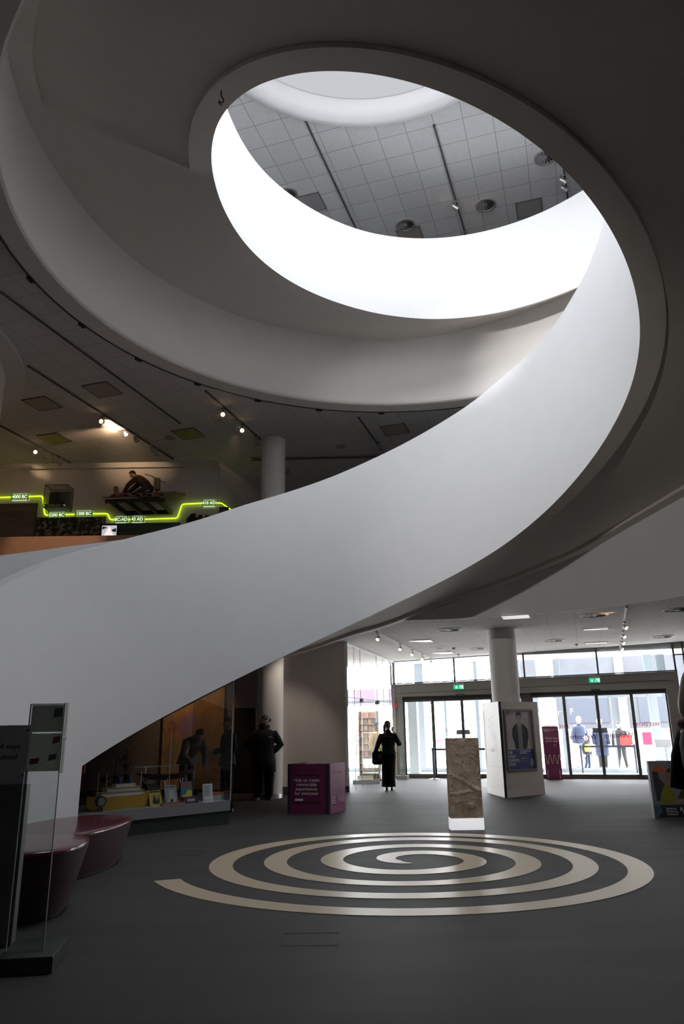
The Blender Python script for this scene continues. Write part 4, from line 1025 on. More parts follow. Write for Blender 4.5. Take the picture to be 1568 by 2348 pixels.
def person(label, loc, rotz, h, skin, top, bottom, shoe, hair, pose=None, look=(0, -1, 0), coat=0.0, bulk=1.0, leg=(0.095, 0.07, 0.055), hair_style='short', beard=None, name='person', cat='person', group=None, collar=True, fingers=True, wide=False):
    P = {k: Vector(v) for k, v in BASE.items()}
    for k, v in (pose or {}).items(): P[k] = Vector(v)
    s = h / 1.75
    t = thing(name, label, cat, loc, rotz, group)
    t.scale = (s, s, s)
    V, Ed, R, ix = [], [], [], {}
    def add(k, p, r, parent=None):
        V.append(Vector(p)); R.append(r); ix[k] = len(V) - 1
        if parent: Ed.append((ix[parent], ix[k]))
    L = Vector(look).normalized()
    hd = P['head']
    upv = (hd - P['neck']).normalized()
    L = (L - upv * L.dot(upv)).normalized(); sd = L.cross(upv)
    add('pelvis', P['pelvis'], (0.14, 0.10)); add('waist', P['waist'], (0.12, 0.09), 'pelvis'); add('chest', P['chest'], (0.15, 0.10), 'waist'); add('neck', P['neck'], 0.052, 'chest')
    add('h0', hd - upv * 0.075 + L * 0.015, (0.058, 0.062), 'neck'); add('h1', hd, (0.078, 0.092), 'h0'); add('h2', hd + upv * 0.06 - L * 0.01, (0.072, 0.088), 'h1'); add('h3', hd + upv * 0.105 - L * 0.012, (0.04, 0.05), 'h2')
    add('nose', hd - upv * 0.015 + L * 0.115, 0.013, 'h1')
    for sgn, q in ((1, 'l'), (-1, 'r')):
        add('ear_' + q, hd + sd * sgn * 0.09 - L * 0.01, 0.016, 'h1')
    for q in 'lr':
        add('s' + q, P['shoulder_' + q], 0.058, 'chest'); add('e' + q, P['elbow_' + q], 0.042, 's' + q); add('w' + q, P['wrist_' + q], 0.028, 'e' + q)
        f = (P['wrist_' + q] - P['elbow_' + q]).normalized()
        side = Vector((0, -1, 0)) - f * f.dot(Vector((0, -1, 0)))
        if side.length < 0.2: side = Vector((0, 0, 1)) - f * f.z
        side.normalize(); nrm = f.cross(side) * (1 if q == 'l' else -1)
        w = P['wrist_' + q]
        add('p' + q, w + f * 0.06, (0.036, 0.022), 'w' + q)
        if fingers:
            for i, ln in enumerate((0.062, 0.075, 0.07, 0.052)):
                b0 = w + f * 0.095 + side * (0.03 - 0.02 * i)
                add(f'k{q}{i}', b0, 0.0105, 'p' + q)
                m_ = b0 + f * ln * 0.55 - nrm * 0.012
                add(f'm{q}{i}', m_, 0.0095, f'k{q}{i}')
                add(f't{q}{i}', m_ + f * ln * 0.38 - nrm * 0.022, 0.008, f'm{q}{i}')
            tb = w + f * 0.03 + side * 0.034
            add('x' + q, tb, 0.012, 'p' + q); add('y' + q, tb + f * 0.035 + side * 0.022 - nrm * 0.006, 0.010, 'x' + q); add('z' + q, tb + f * 0.065 + side * 0.02 - nrm * 0.012, 0.0085, 'y' + q)
        add('hip' + q, P['hip_' + q], 0.085, 'pelvis'); add('kn' + q, P['knee_' + q], 0.055, 'hip' + q); add('an' + q, P['ankle_' + q], 0.030, 'kn' + q); add('to' + q, P['toe_' + q].lerp(P['ankle_' + q], 0.45) + Vector((0, 0, 0.02)), 0.010, 'an' + q)
    me = skin_mesh(V, Ed, R)
    me.materials.append(skin)
    o = bpy.data.objects.new('body', me); COL.objects.link(o); o.parent = t
    # ---- clothes: lofted over the body
    sh_ax = (P['shoulder_l'] - P['shoulder_r']).normalized()
    sp = [P['pelvis'], P['waist'], P['chest'], P['neck']]
    def ring_at(c, d, rx, ry):
        d = d.normalized(); ax = (sh_ax - d * sh_ax.dot(d)).normalized(); ay = d.cross(ax)
        return ell(c, rx * bulk, ry * bulk, ax, ay)
    b = MB(); rows = []
    dn = Vector((0, 0, -1)) if (P['waist'] - P['pelvis']).z > 0.05 else (P['pelvis'] - P['waist']).normalized()
    if coat > 0:
        rows.append(ring_at(P['pelvis'] + dn * coat, -dn, 0.205 if not wide else 0.23, 0.15)); rows.append(ring_at(P['pelvis'] + dn * coat * 0.5, -dn, 0.205, 0.145))
    rows.append(ring_at(P['pelvis'] + dn * (0.06 if coat == 0 else 0.0), P['waist'] - P['pelvis'], 0.185, 0.13))
    rows.append(ring_at(P['waist'], P['chest'] - P['pelvis'], 0.165, 0.125))
    rows.append(ring_at(P['chest'] - (P['chest'] - P['waist']) * 0.2, P['chest'] - P['waist'], 0.19, 0.135))
    rows.append(ring_at(P['chest'] + (P['neck'] - P['chest']) * 0.35, P['neck'] - P['waist'], 0.205, 0.125))
    rows.append(ring_at(P['chest'] + (P['neck'] - P['chest']) * 0.62, P['neck'] - P['waist'], 0.185, 0.11))
    rows.append(ring_at(P['chest'] + (P['neck'] - P['chest']) * 0.82, P['neck'] - P['chest'], 0.135, 0.09))
    rows.append(ring_at(P['neck'] + (P['neck'] - P['chest']) * 0.03, P['neck'] - P['chest'], 0.075, 0.075))
    if collar: rows.append(ring_at(P['neck'] + upv * 0.05, upv, 0.07, 0.075))
    b.rings(rows, True, True, False)
    jk = b.build('jacket', top, t, smooth=180)
    for q in 'lr':
        b = MB(); a_, e_, w_ = P['shoulder_' + q], P['elbow_' + q], P['wrist_' + q]
        a_ = a_ + Vector((0, 0, -0.04 * bulk)) if a_.z - e_.z > 0.1 else a_
        pts = [a_ + (P['chest'] - a_) * 0.45, a_, a_.lerp(e_, 0.5), e_, e_.lerp(w_, 0.5), w_ + (w_ - e_).normalized() * 0.01]
        b.tube(pts, [0.055 * bulk, 0.080 * bulk, 0.072 * bulk, 0.064 * bulk, 0.058 * bulk, 0.046 * bulk], 14)
        b.build('sleeve', top, jk, smooth=180)
    if bottom is not None:
        b = MB()
        rows = [ring_at(P['pelvis'] + Vector((0, 0, -0.08)), Vector((0, 0, 1)), 0.175 / bulk, 0.125 / bulk), ring_at(P['pelvis'] + Vector((0, 0, 0.06)), Vector((0, 0, 1)), 0.165 / bulk, 0.12 / bulk)]
        b.rings(rows, True, True, True)
        for q in 'lr':
            a_, k_, n_ = P['hip_' + q], P['knee_' + q], P['ankle_' + q]
            b.tube([a_ + Vector((0, 0, 0.03)), a_.lerp(k_, 0.5), k_, k_.lerp(n_, 0.5), n_ + (n_ - k_).normalized() * 0.015], [leg[0], (leg[0] + leg[1]) / 2, leg[1], (leg[1] + leg[2]) / 2, leg[2]], 14)
        b.build('trousers', bottom, t, smooth=180)
    for q in 'lr':
        a_, to = P['ankle_' + q], P['toe_' + q]
        d = (to - a_); d.z = 0 if abs(d.z) < 0.12 else d.z
        d.normalize(); x = d.cross(Vector((0, 0, 1))).normalized()
        base = min(a_.z - 0.08, to.z - 0.035)
        b = MB(); z0 = a_.z - 0.08 if a_.z < 0.2 else None
        c = a_ + Vector((0, 0, -0.08))
        tip = to - Vector((0, 0, 0.035))
        upd = Vector((0, 0, 1))
        prof = [(-0.075, 0.03, 0.07), (-0.05, 0.042, 0.105), (0.0, 0.044, 0.10), (0.07, 0.046, 0.065), (0.13, 0.05, 0.05), (0.175, 0.036, 0.038), (0.19, 0.015, 0.02)]
        rows = []
        for f_, w_, hh in prof:
            k = max(0, min(1, f_ / 0.17)); o0 = c.lerp(Vector((c.x, c.y, tip.z)), k) + d * f_
            rows.append([o0 + x * w_, o0 + x * w_ * 0.9 + upd * hh * 0.6, o0 + x * w_ * 0.45 + upd * hh, o0 - x * w_ * 0.45 + upd * hh, o0 - x * w_ * 0.9 + upd * hh * 0.6, o0 - x * w_])
        b.rings(rows, True, True, True); b.build('shoe', shoe, t, smooth=50)
    # ---- hair
    if hair is not None:
        b = MB(); rows = []
        n = 18
        for i in range(9):
            th = PI / 2 * (1 - i / 8) - (0.55 if i == 8 else 0.25 * i / 8)
            row = []
            for k in range(n):
                ph = 2 * PI * k / n
                fwd = math.cos(ph)
                thk = max(th, 0.62) if fwd > 0.55 else (max(th, 0.15) if fwd > 0.15 else th)
                rx, ry, rz = 0.088, 0.104, 0.118
                c = hd + upv * 0.022 - L * 0.012
                row.append(c + L * (ry * math.cos(thk) * fwd) + sd * (rx * math.cos(thk) * math.sin(ph)) + upv * (rz * math.sin(thk)))
            rows.append(row)
        b.rings(rows, True, True, False)
        ho = b.build('hair', hair, t, smooth=180)
        if hair_style == 'bun':
            b = MB(); b.sphere(hd - L * 0.125 + upv * 0.015, 0.042, 12, 8); b.build('bun', hair, ho, smooth=180)
        if hair_style == 'ponytail':
            p0 = hd - L * 0.10 + upv * 0.03
            b = MB(); b.tube([p0, p0 - L * 0.05 - upv * 0.06, p0 - L * 0.055 - upv * 0.17, p0 - L * 0.035 - upv * 0.28, p0 - L * 0.02 - upv * 0.33], [0.03, 0.042, 0.038, 0.026, 0.008], 10); b.build('ponytail', hair, ho, smooth=180)
        if hair_style == 'long':
            b = MB(); rows = []
            for i, (dz_, rr) in enumerate(((0.03, 0.095), (-0.05, 0.103), (-0.10, 0.104), (-0.14, 0.095), (-0.17, 0.07))):
                rows.append([hd + upv * dz_ - L * 0.02 + (-L * math.cos(a)) * rr + sd * math.sin(a) * rr * 0.95 for a in [-2.0 + 4.0 * k / 15 for k in range(16)]])
            b.rings(rows, False); b.build('hair_lengths', hair, ho, smooth=180)
    if beard is not None:
        b = MB(); rows = []
        for i, (dz_, rr) in enumerate(((-0.02, 0.082), (-0.05, 0.085), (-0.09, 0.078), (-0.125, 0.05))):
            rows.append([hd + upv * dz_ + L * 0.018 + L * math.cos(a) * rr * 1.12 + sd * math.sin(a) * rr * 0.9 for a in [-1.45 + 2.9 * k / 11 for k in range(12)]])
        b.rings(rows, False, False, False); b.build('beard', beard, t, smooth=180)
    return t, P, L, sd, upv

M['skin'] = pmat('skin', (0.48, 0.30, 0.22), 0.55)
M['skin_dim'] = pmat('skin_b', (0.40, 0.25, 0.18), 0.55)
M['cloth_black'] = pmat('black_cloth', (0.014, 0.014, 0.016), 0.75, spec=0.15)
M['cloth_black2'] = pmat('black_cloth_b', (0.010, 0.010, 0.011), 0.9, spec=0.1)
M['cloth_navy'] = pmat('navy_cloth', (0.035, 0.045, 0.09), 0.8)
M['cloth_grey'] = pmat('grey_cloth', (0.17, 0.155, 0.14), 0.85)
M['cloth_dark'] = pmat('charcoal_cloth', (0.03, 0.03, 0.033), 0.85)
M['hair_dark'] = pmat('dark_hair', (0.02, 0.012, 0.009), 0.5)
M['hair_brown'] = pmat('brown_hair', (0.04, 0.02, 0.012), 0.5)
M['hair_blond'] = pmat('blond_hair', (0.34, 0.24, 0.14), 0.5, grain=0.35, gscale=160)
M['boot'] = pmat('black_leather', (0.012, 0.012, 0.012), 0.3)
M['beard'] = pmat('ginger_beard', (0.10, 0.045, 0.02), 0.7)

# 1  man by the column, hands in the pockets of his jacket, looking to the side
man, P, L, sd, upv = person('bearded person in bulky black jacket, hands in pockets, beside the white column', (-1.84, 17.40, 0), 0.12, 1.80, M['skin_dim'], M['cloth_black'], M['cloth_black2'], M['boot'], M['hair_dark'],
    pose=dict(elbow_l=(0.36, 0.06, 1.13), wrist_l=(0.17, -0.02, 0.97), elbow_r=(-0.36, 0.06, 1.13), wrist_r=(-0.17, -0.02, 0.97), shoulder_l=(0.215, 0.01, 1.40), shoulder_r=(-0.215, 0.01, 1.40), ankle_l=(0.12, 0.02, 0.08), toe_l=(0.15, -0.14, 0.035), ankle_r=(-0.13, 0.03, 0.08), toe_r=(-0.19, -0.11, 0.035), knee_l=(0.12, -0.02, 0.49), knee_r=(-0.13, -0.02, 0.49)),
    look=(-0.86, -0.5, 0), coat=0.38, bulk=1.28, leg=(0.125, 0.105, 0.085), hair_style='bun', beard=M['beard'])
b = MB(); hd = P['head']
for k in (-0.034, 0.034): b.tube([hd + L * 0.105 + sd * k + upv * 0.012 + (sd * math.cos(a) * 0.024 + upv * math.sin(a) * 0.02) for a in [PI * 2 * i / 12 for i in range(13)]], 0.003, 5, False)
b.build('glasses', M['black'], man)
b = MB(); b.rings([ell(P['neck'] + Vector((0, 0.03, 0.02)), 0.13, 0.11), ell(P['neck'] + Vector((0, 0.05, 0.09)), 0.12, 0.10), ell(P['neck'] + Vector((0, 0.07, 0.06)), 0.09, 0.07)], True); b.build('hood', M['cloth_black'], man, smooth=180)
b = MB(); b.box((0.13, -0.172, 1.30), (0.07, 0.004, 0.022)); b.build('chest_badge', M['vent_metal'], man)

# 2  person half hidden behind the glass case
person('person in black half hidden behind the corner of the glass case', (-2.30, 15.05, 0), -PI / 2 + 0.5, 1.74, M['skin_dim'], M['cloth_black'], M['cloth_black2'], M['boot'], M['hair_brown'],
    pose=dict(elbow_l=(0.28, 0.02, 1.14), wrist_l=(0.24, -0.20, 1.05), elbow_r=(-0.26, 0.0, 1.12), wrist_r=(-0.2, -0.2, 1.1)), look=(0, -1, 0), coat=0.12, bulk=1.1, leg=(0.10, 0.085, 0.07))

# 3  woman walking towards the doors, hand raised to her face
wo, P, L, sd, upv = person('person in black jacket and long skirt walking away, one hand at the mouth', (1.08, 19.42, 0), PI - 0.12, 1.66, M['skin'], M['cloth_black'], None, M['boot'], M['hair_brown'],
    pose=dict(elbow_l=(0.27, 0.08, 1.16), wrist_l=(0.36, 0.0, 0.90), elbow_r=(-0.29, -0.02, 1.17), wrist_r=(-0.15, -0.16, 1.43), ankle_l=(0.07, 0.10, 0.10), toe_l=(0.08, -0.05, 0.04), ankle_r=(-0.06, -0.10, 0.08), toe_r=(-0.07, -0.26, 0.035), knee_r=(-0.08, -0.10, 0.49), knee_l=(0.09, 0.02, 0.49)),
    look=(-0.5, -0.85, 0), coat=0.02, bulk=1.05, hair_style='ponytail')
b = MB(); b.rings([ell((0.02, 0, 0.10), 0.19, 0.16), ell((0.02, 0, 0.35), 0.175, 0.15), ell((0.01, 0, 0.62), 0.185, 0.14), ell((0, 0, 0.86), 0.195, 0.15), ell((0, 0, 1.05), 0.165, 0.12)], True, False, True); b.build('skirt', M['cloth_black2'], wo, smooth=180)
b = MB(); b.box((0.0, 0.128, 1.36), (0.30, 0.006, 0.012)); b.build('back_stripe', M['vent_metal'], wo)
bag = thing('shoulder_bag', 'black bag hanging at the left hip of the person walking away', 'bag', (0.80, 19.33, 0.62), 0.1)
b = MB(); b.box((0, 0, 0.16), (0.27, 0.12, 0.32)); b.build('body', M['cloth_black2'], bag, bevel=0.03)
b = MB(); b.tube([(-0.08, 0, 0.31), (-0.05, 0, 0.40), (0.05, 0, 0.42), (0.09, 0, 0.31)], 0.012, 6); b.build('strap', M['cloth_black2'], bag)
b = MB(); b.box((0.05, -0.062, 0.20), (0.07, 0.005, 0.09)); b.build('patch', pmat('dull_red', (0.12, 0.02, 0.02), 0.7), bag)
cup = thing('white_cup', 'small pale cup held at the mouth of the person walking away', 'cup', (1.215, 19.58, 1.405))
b = MB(); b.lathe([(0.001, 0), (0.028, 0), (0.036, 0.1)], n=14); b.build('cup', M['vent_white'], cup, smooth=40)
b = MB(); b.lathe([(0.038, 0.1), (0.036, 0.112), (0.001, 0.114)], n=14); b.build('lid', M['dark'], cup, smooth=40)

# 4  visitors outside the right doors
person('tall person outside with pale hair, navy jacket and light backpack straps', (8.32, 27.2, 0), 0.2, 1.78, M['skin'], M['cloth_navy'], pmat('light_trousers', (0.40, 0.40, 0.45), 0.8), M['boot'], pmat('pale_hair', (0.5, 0.45, 0.38), 0.6), coat=0.08, bulk=1.12,
    pose=dict(ankle_r=(-0.14, 0.12, 0.1), toe_r=(-0.16, -0.03, 0.05), ankle_l=(0.12, -0.14, 0.08), toe_l=(0.13, -0.3, 0.035)))
bp = thing('backpack', 'pale backpack worn by the tall person outside', 'backpack', (8.29, 27.46, 1.02), 0.2)
b = MB(); b.box((0, 0, 0.22), (0.30, 0.16, 0.44)); b.build('bag', pmat('pale_bag', (0.45, 0.46, 0.5), 0.7), bp, bevel=0.05)
b = MB()
for x in (-0.13, 0.13): b.tube([(x, -0.05, 0.42), (x, -0.16, 0.47), (x * 1.05, -0.34, 0.40), (x * 1.1, -0.36, 0.2)], 0.022, 6)
b.build('strap', pmat('pale_strap', (0.6, 0.62, 0.66), 0.7), bp)
wl, P, L, sd, upv = person('person outside in a long quilted navy coat and knitted hat', (9.08, 27.3, 0), -0.15, 1.68, M['skin'], M['cloth_navy'], M['cloth_dark'], M['boot'], M['hair_brown'], coat=0.48, bulk=1.15)
b = MB(); b.lathe([(0.098, -0.02), (0.102, 0.03), (0.09, 0.09), (0.05, 0.125), (0.001, 0.135)], (P['head'].x, P['head'].y, P['head'].z + 0.02), 18); b.sphere(P['head'] + Vector((0, 0, 0.17)), 0.03, 8, 6); b.build('hat', pmat('pale_knit', (0.55, 0.52, 0.52), 0.9), wl, smooth=180)
b = MB()
for z in (0.62, 0.74, 0.86, 1.0, 1.12, 1.24): b.rings([ell((0, 0, z - 0.012), 0.245, 0.185), ell((0, 0, z), 0.252, 0.192), ell((0, 0, z + 0.012), 0.245, 0.185)], True)
b.build('quilting', M['cloth_navy'], wl, smooth=60)
ch, P, L, sd, upv = person('child outside in a yellow high visibility vest and pale hat', on_z(1350, 1769, 0.0), 0.6, 1.12, M['skin'], M['cloth_dark'], M['cloth_navy'], M['boot'], M['hair_brown'], coat=0.06, bulk=1.2, pose=dict(ankle_r=(-0.16, 0.1, 0.1), toe_r=(-0.18, -0.05, 0.05)))
vest = pmat('hi_vis', (0.70, 0.75, 0.08), 0.6)
b = MB(); b.rings([ell((0, 0, 0.98), 0.235, 0.178), ell((0, 0, 1.2), 0.235, 0.178), ell((0, 0, 1.36), 0.24, 0.172)], True); b.build('vest', vest, ch, smooth=180)
b = MB(); b.lathe([(0.11, -0.02), (0.115, 0.03), (0.10, 0.09), (0.05, 0.13), (0.001, 0.14)], (P['head'].x, P['head'].y, P['head'].z + 0.02), 18); b.build('hat', pmat('white_knit', (0.7, 0.7, 0.72), 0.9), ch, smooth=180)
person('person outside in a dark jacket, rightmost of the group, beside a red bag', (9.62, 26.9, 0), -0.5, 1.58, M['skin'], M['cloth_dark'], M['cloth_dark'], M['boot'], M['hair_dark'], coat=0.1, bulk=1.1, pose=dict(ankle_r=(-0.15, -0.12, 0.08), toe_r=(-0.17, -0.28, 0.035), ankle_l=(0.12, 0.15, 0.1), toe_l=(0.12, 0.0, 0.045)))
rb = thing('red_bag', 'bright red bag carried by the rightmost visitor outside', 'bag', (9.68, 26.50, 0.80), -0.5)
b = MB(); b.box((0, 0, 0.16), (0.40, 0.16, 0.34)); b.build('body', pmat('bright_red', (0.80, 0.05, 0.05), 0.6), rb, bevel=0.04)
b = MB(); b.tube([(-0.12, 0, 0.32), (-0.08, 0.03, 0.45), (0.08, 0.03, 0.45), (0.12, 0, 0.32)], 0.014, 6); b.build('strap', M['cloth_dark'], rb)

# 5  visitor at the right edge, close to the camera
pr = on_y(1606, 1600, 4.2)
nb, P, L, sd, upv = person('fair haired person in a dark coat cut off by the edge, close to the viewer', (pr.x, 4.2, 0), PI / 2, 1.80, M['skin'], M['cloth_black'], M['cloth_dark'], M['boot'], M['hair_blond'], coat=0.06, bulk=0.95, hair_style='long', pose=dict(elbow_l=(0.24, 0.08, 1.16), wrist_l=(0.10, -0.22, 1.10), elbow_r=(-0.24, 0.06, 1.14), wrist_r=(-0.18, -0.18, 1.02)))
b = MB(); b.tube([P['neck'] + Vector((0.09 * math.cos(a), 0.10 * math.sin(a), -0.01)) for a in [2 * PI * k / 16 for k in range(17)]], 0.03, 8, False); b.build('scarf', pmat('patterned_scarf', (0.20, 0.10, 0.09), 0.9, grain=0.8, gscale=40), nb, smooth=180)
# 6  person leaning behind the display case
person('person in a grey jacket stooping to look into the glass case from behind', (-3.26, 15.9, 0), 0.75, 1.72, M['skin'], M['cloth_grey'], pmat('grey_trousers', (0.12, 0.11, 0.11), 0.8), M['boot'], M['hair_brown'],
    pose=dict(waist=(0, -0.05, 1.09), chest=(0, -0.18, 1.25), neck=(0, -0.32, 1.36), head=(0, -0.44, 1.44), shoulder_l=(0.18, -0.24, 1.33), shoulder_r=(-0.18, -0.24, 1.33), elbow_l=(0.26, -0.28, 1.04), wrist_l=(0.16, -0.42, 0.88), elbow_r=(-0.26, -0.28, 1.04), wrist_r=(-0.16, -0.42, 0.88)), look=(0, -0.8, -0.6), coat=0.1, bulk=1.15)
# 7  person inside the shop
person('person in a mustard yellow top inside the shop behind the glass', E(-0.30, -1.38), 0.9, 1.64, M['skin'], pmat('mustard_cloth', (0.55, 0.36, 0.12), 0.8), pmat('tan_trousers', (0.35, 0.24, 0.15), 0.8), M['boot'], M['hair_dark'], coat=0.1, hair_style='bun')
# 8  kneeling roofer figure on the tiled roof model
ro, P, L, sd, upv = person('life size roofer figure in brown tunic kneeling and fixing a clay tile', (-5.42, YR - 0.02, 7.54), -PI / 2 - 0.15, 1.60, M['skin_dim'], pmat('brown_tunic', (0.085, 0.05, 0.022), 0.9), pmat('dark_breeches', (0.035, 0.04, 0.03), 0.9), pmat('brown_boot', (0.05, 0.03, 0.02), 0.7), M['hair_dark'],
    pose=dict(pelvis=(0, 0.20, 0.34), waist=(0, 0.08, 0.47), chest=(0, -0.10, 0.60), neck=(0, -0.24, 0.68), head=(0, -0.34, 0.79), shoulder_l=(0.17, -0.16, 0.62), shoulder_r=(-0.17, -0.16, 0.62), elbow_l=(0.2, -0.36, 0.40), wrist_l=(0.10, -0.52, 0.22), elbow_r=(-0.2, -0.38, 0.42), wrist_r=(-0.08, -0.56, 0.20),
              hip_l=(0.09, 0.20, 0.30), hip_r=(-0.09, 0.20, 0.30), knee_l=(0.12, -0.20, 0.14), knee_r=(-0.12, -0.12, 0.12), ankle_l=(0.12, 0.26, 0.12), ankle_r=(-0.12, 0.34, 0.12), toe_l=(0.13, 0.44, 0.06), toe_r=(-0.13, 0.5, 0.06)),
    look=(0, -0.9, -0.35), bulk=1.05, name='roofer_figure', cat='mannequin', collar=False)
tileo = thing('loose_roof_tile', 'single clay tile raised in the hands of the kneeling roofer figure', 'tile', (-6.12, YR - 0.05, 7.74))
b = MB(); arch(b, 0, -0.16, -0.03, 0.16, 0.03, 0.06); o = b.build('tile', M['clay'], tileo, smooth=50); o.rotation_euler = (0.9, 0, 0.6)
sat = thing('tool_satchel', 'pale leather satchel of tools slung on the back of the roofer figure', 'satchel', (-5.02, YR - 0.04, 7.78), 0.1)
b = MB(); b.box((0, 0, 0.16), (0.16, 0.22, 0.34)); b.build('bag', pmat('pale_leather', (0.30, 0.21, 0.12), 0.8), sat, bevel=0.03)
b = MB(); b.tube([(-0.05, 0, 0.33), (-0.15, 0, 0.40), (-0.35, 0, 0.46)], 0.014, 6); b.tube([(0.02, 0.05, 0.30), (0.2, 0.05, 0.24)], 0.012, 6); b.build('strap', pmat('pale_leather_b', (0.26, 0.18, 0.10), 0.8), sat)
# ================================================================== ground floor objects
M['magenta'] = pmat('magenta_panel', (0.13, 0.012, 0.060), 0.45)
M['magenta_pale'] = pmat('pink_side_panel', (0.36, 0.11, 0.24), 0.28, coat=0.3)
M['cream_print'] = pmat('cream_letters', (0.75, 0.68, 0.62), 0.6)
M['pink_letters'] = pmat('pink_letters', (0.90, 0.68, 0.80), 0.6)

# donation box
dl = Vector((-1.089, 14.561, 0)); dm = Vector((-0.296, 14.386, 0)); dr = Vector((-0.017, 15.016, 0))
t = thing('donation_box', 'square magenta donation box with white lettering and black corner strips', 'donation box', (dl + dr) / 2)
o = t.location
back = dl + (dr - dm)
H_ = 0.87
b = MB(); b.prism([dl - o, dm - o, dr - o, back - o], 0.0, H_); b.build('body', M['magenta'], t)
fx = (dm - dl).normalized(); fy = (dr - dm).normalized(); nf = Vector((fx.y, -fx.x, 0)); ns = Vector((fy.y, -fy.x, 0))
Wf, Ws = (dm - dl).length, (dr - dm).length
b = MB(); b.add([dm - o + ns * 0.002 + fy * 0.02, dr - o + ns * 0.002, dr - o + ns * 0.002 + Vector((0, 0, H_)), dm - o + ns * 0.002 + fy * 0.02 + Vector((0, 0, H_))], [(0, 1, 2, 3)]); tag(b.build('side_panel', M['magenta_pale'], t), 'glossy pink side panel')
for s0, s1 in ((0, 0.05), (Wf - 0.085, Wf - 0.025)):
    b = MB(); b.add([dl - o + fx * s0 + nf * 0.003, dl - o + fx * s1 + nf * 0.003, dl - o + fx * s1 + nf * 0.003 + Vector((0, 0, H_)), dl - o + fx * s0 + nf * 0.003 + Vector((0, 0, H_))], [(0, 1, 2, 3)]); b.build('corner_strip', M['black'], t)
def onf(s, z, e=0.004): return dl - o + fx * s + nf * e + Vector((0, 0, z))
def ons(s, z, e=0.005): return dm - o + fy * s + ns * e + Vector((0, 0, z))
b = MB(); c0, c1, z0, z1 = 0.125, 0.605, 0.20, 0.675
for q in ((c0, z0, c1, z0), (c0, z1, c1, z1), (c0, z0, c0, z1), (c1, z0, c1, z1)): b.bar(onf(q[0], q[1]), onf(q[2], q[3]), 0.004, 0.012, up=nf)
b.build('frame_line', M['black'], t)
for i, s_ in enumerate(('Help us create', 'memorable', 'experiences', 'for everyone')):
    lettering(s_, 0.086, M['cream_print'], t, face_matrix(onf(0.365, 0.585 - 0.077 * i), fx, (0, 0, 1)))
b = MB(); b.add([onf(0.145, 0.225), onf(0.30, 0.225), onf(0.30, 0.262), onf(0.145, 0.262)], [(0, 1, 2, 3)]); b.build('logo_plate', M['cream_print'], t)
for s_, z, h in (('Please give', 0.72, 0.085), ('£5', 0.56, 0.17), ('Thank you', 0.415, 0.075)):
    lettering(s_, h, M['pink_letters'], t, face_matrix(ons(Ws * 0.5, z), fy, (0, 0, 1)))
for i, s_ in enumerate(('National', 'Museums', 'Liverpool')):
    lettering(s_, 0.05, M['pink_letters'], t, face_matrix(ons(0.06, 0.27 - 0.045 * i), fy, (0, 0, 1)), align='LEFT')
def wave(b, P0, rx, up, w, h, n, r, ph=0.0):
    pts = [Vector(P0) + rx * (w * (k / 60 - 0.5)) + up * (h / 2 * math.sin(2 * PI * n * k / 60 + ph)) for k in range(61)]
    b.tube(pts, r, 5)
b = MB(); wave(b, ons(Ws * 0.72, 0.225, 0.004), fy, Vector((0, 0, 1)), 0.26, 0.15, 3.2, 0.006); b.build('wave_logo', M['pink_letters'], t)
b = MB(); b.box((-0.1, -0.15, H_ + 0.006), (0.2, 0.08, 0.012)); b.box((0.17, -0.1, H_ + 0.005), (0.12, 0.06, 0.01)); b.box((0.0, 0.1, H_ + 0.005), (0.3, 0.3, 0.01)); b.build('coin_slot', M['vent_white'], t)

# stone print column on its white base
def stone_mat():
    m, N, L, bs = _new('carved_stone')
    tc = N.new('ShaderNodeTexCoord')
    n = N.new('ShaderNodeTexNoise'); n.inputs['Scale'].default_value = 14; n.inputs['Detail'].default_value = 10; n.inputs['Roughness'].default_value = 0.75
    n2 = N.new('ShaderNodeTexNoise'); n2.inputs['Scale'].default_value = 4; n2.inputs['Detail'].default_value = 4
    cr = N.new('ShaderNodeValToRGB'); cr.color_ramp.elements[0].position = 0.30; cr.color_ramp.elements[0].color = (0.15, 0.115, 0.088, 1); cr.color_ramp.elements[1].position = 0.72; cr.color_ramp.elements[1].color = (0.66, 0.535, 0.43, 1)
    mx = N.new('ShaderNodeMath'); mx.operation = 'ADD'; m2 = N.new('ShaderNodeMath'); m2.operation = 'MULTIPLY'; m2.inputs[1].default_value = 0.5
    L.new(tc.outputs['Object'], n.inputs['Vector']); L.new(tc.outputs['Object'], n2.inputs['Vector'])
    L.new(n.outputs['Fac'], mx.inputs[0]); L.new(n2.outputs['Fac'], mx.inputs[1]); L.new(mx.outputs[0], m2.inputs[0]); L.new(m2.outputs[0], cr.inputs[0]); L.new(cr.outputs[0], bs.inputs['Base Color'])
    bp = N.new('ShaderNodeBump'); bp.inputs['Strength'].default_value = 1.0; bp.inputs['Distance'].default_value = 0.035
    L.new(n.outputs['Fac'], bp.inputs['Height']); L.new(bp.outputs['Normal'], bs.inputs['Normal']); bs.inputs['Roughness'].default_value = 0.9
    bs.inputs['Specular IOR Level'].default_value = 0.15
    return m
t = thing('stone_monolith', 'upright brown stone slab carved with concentric rings on a lit white base', 'monolith', (1.83, 12.1, 0))
mw, mz0, mz1 = 0.495, 0.165, 1.325
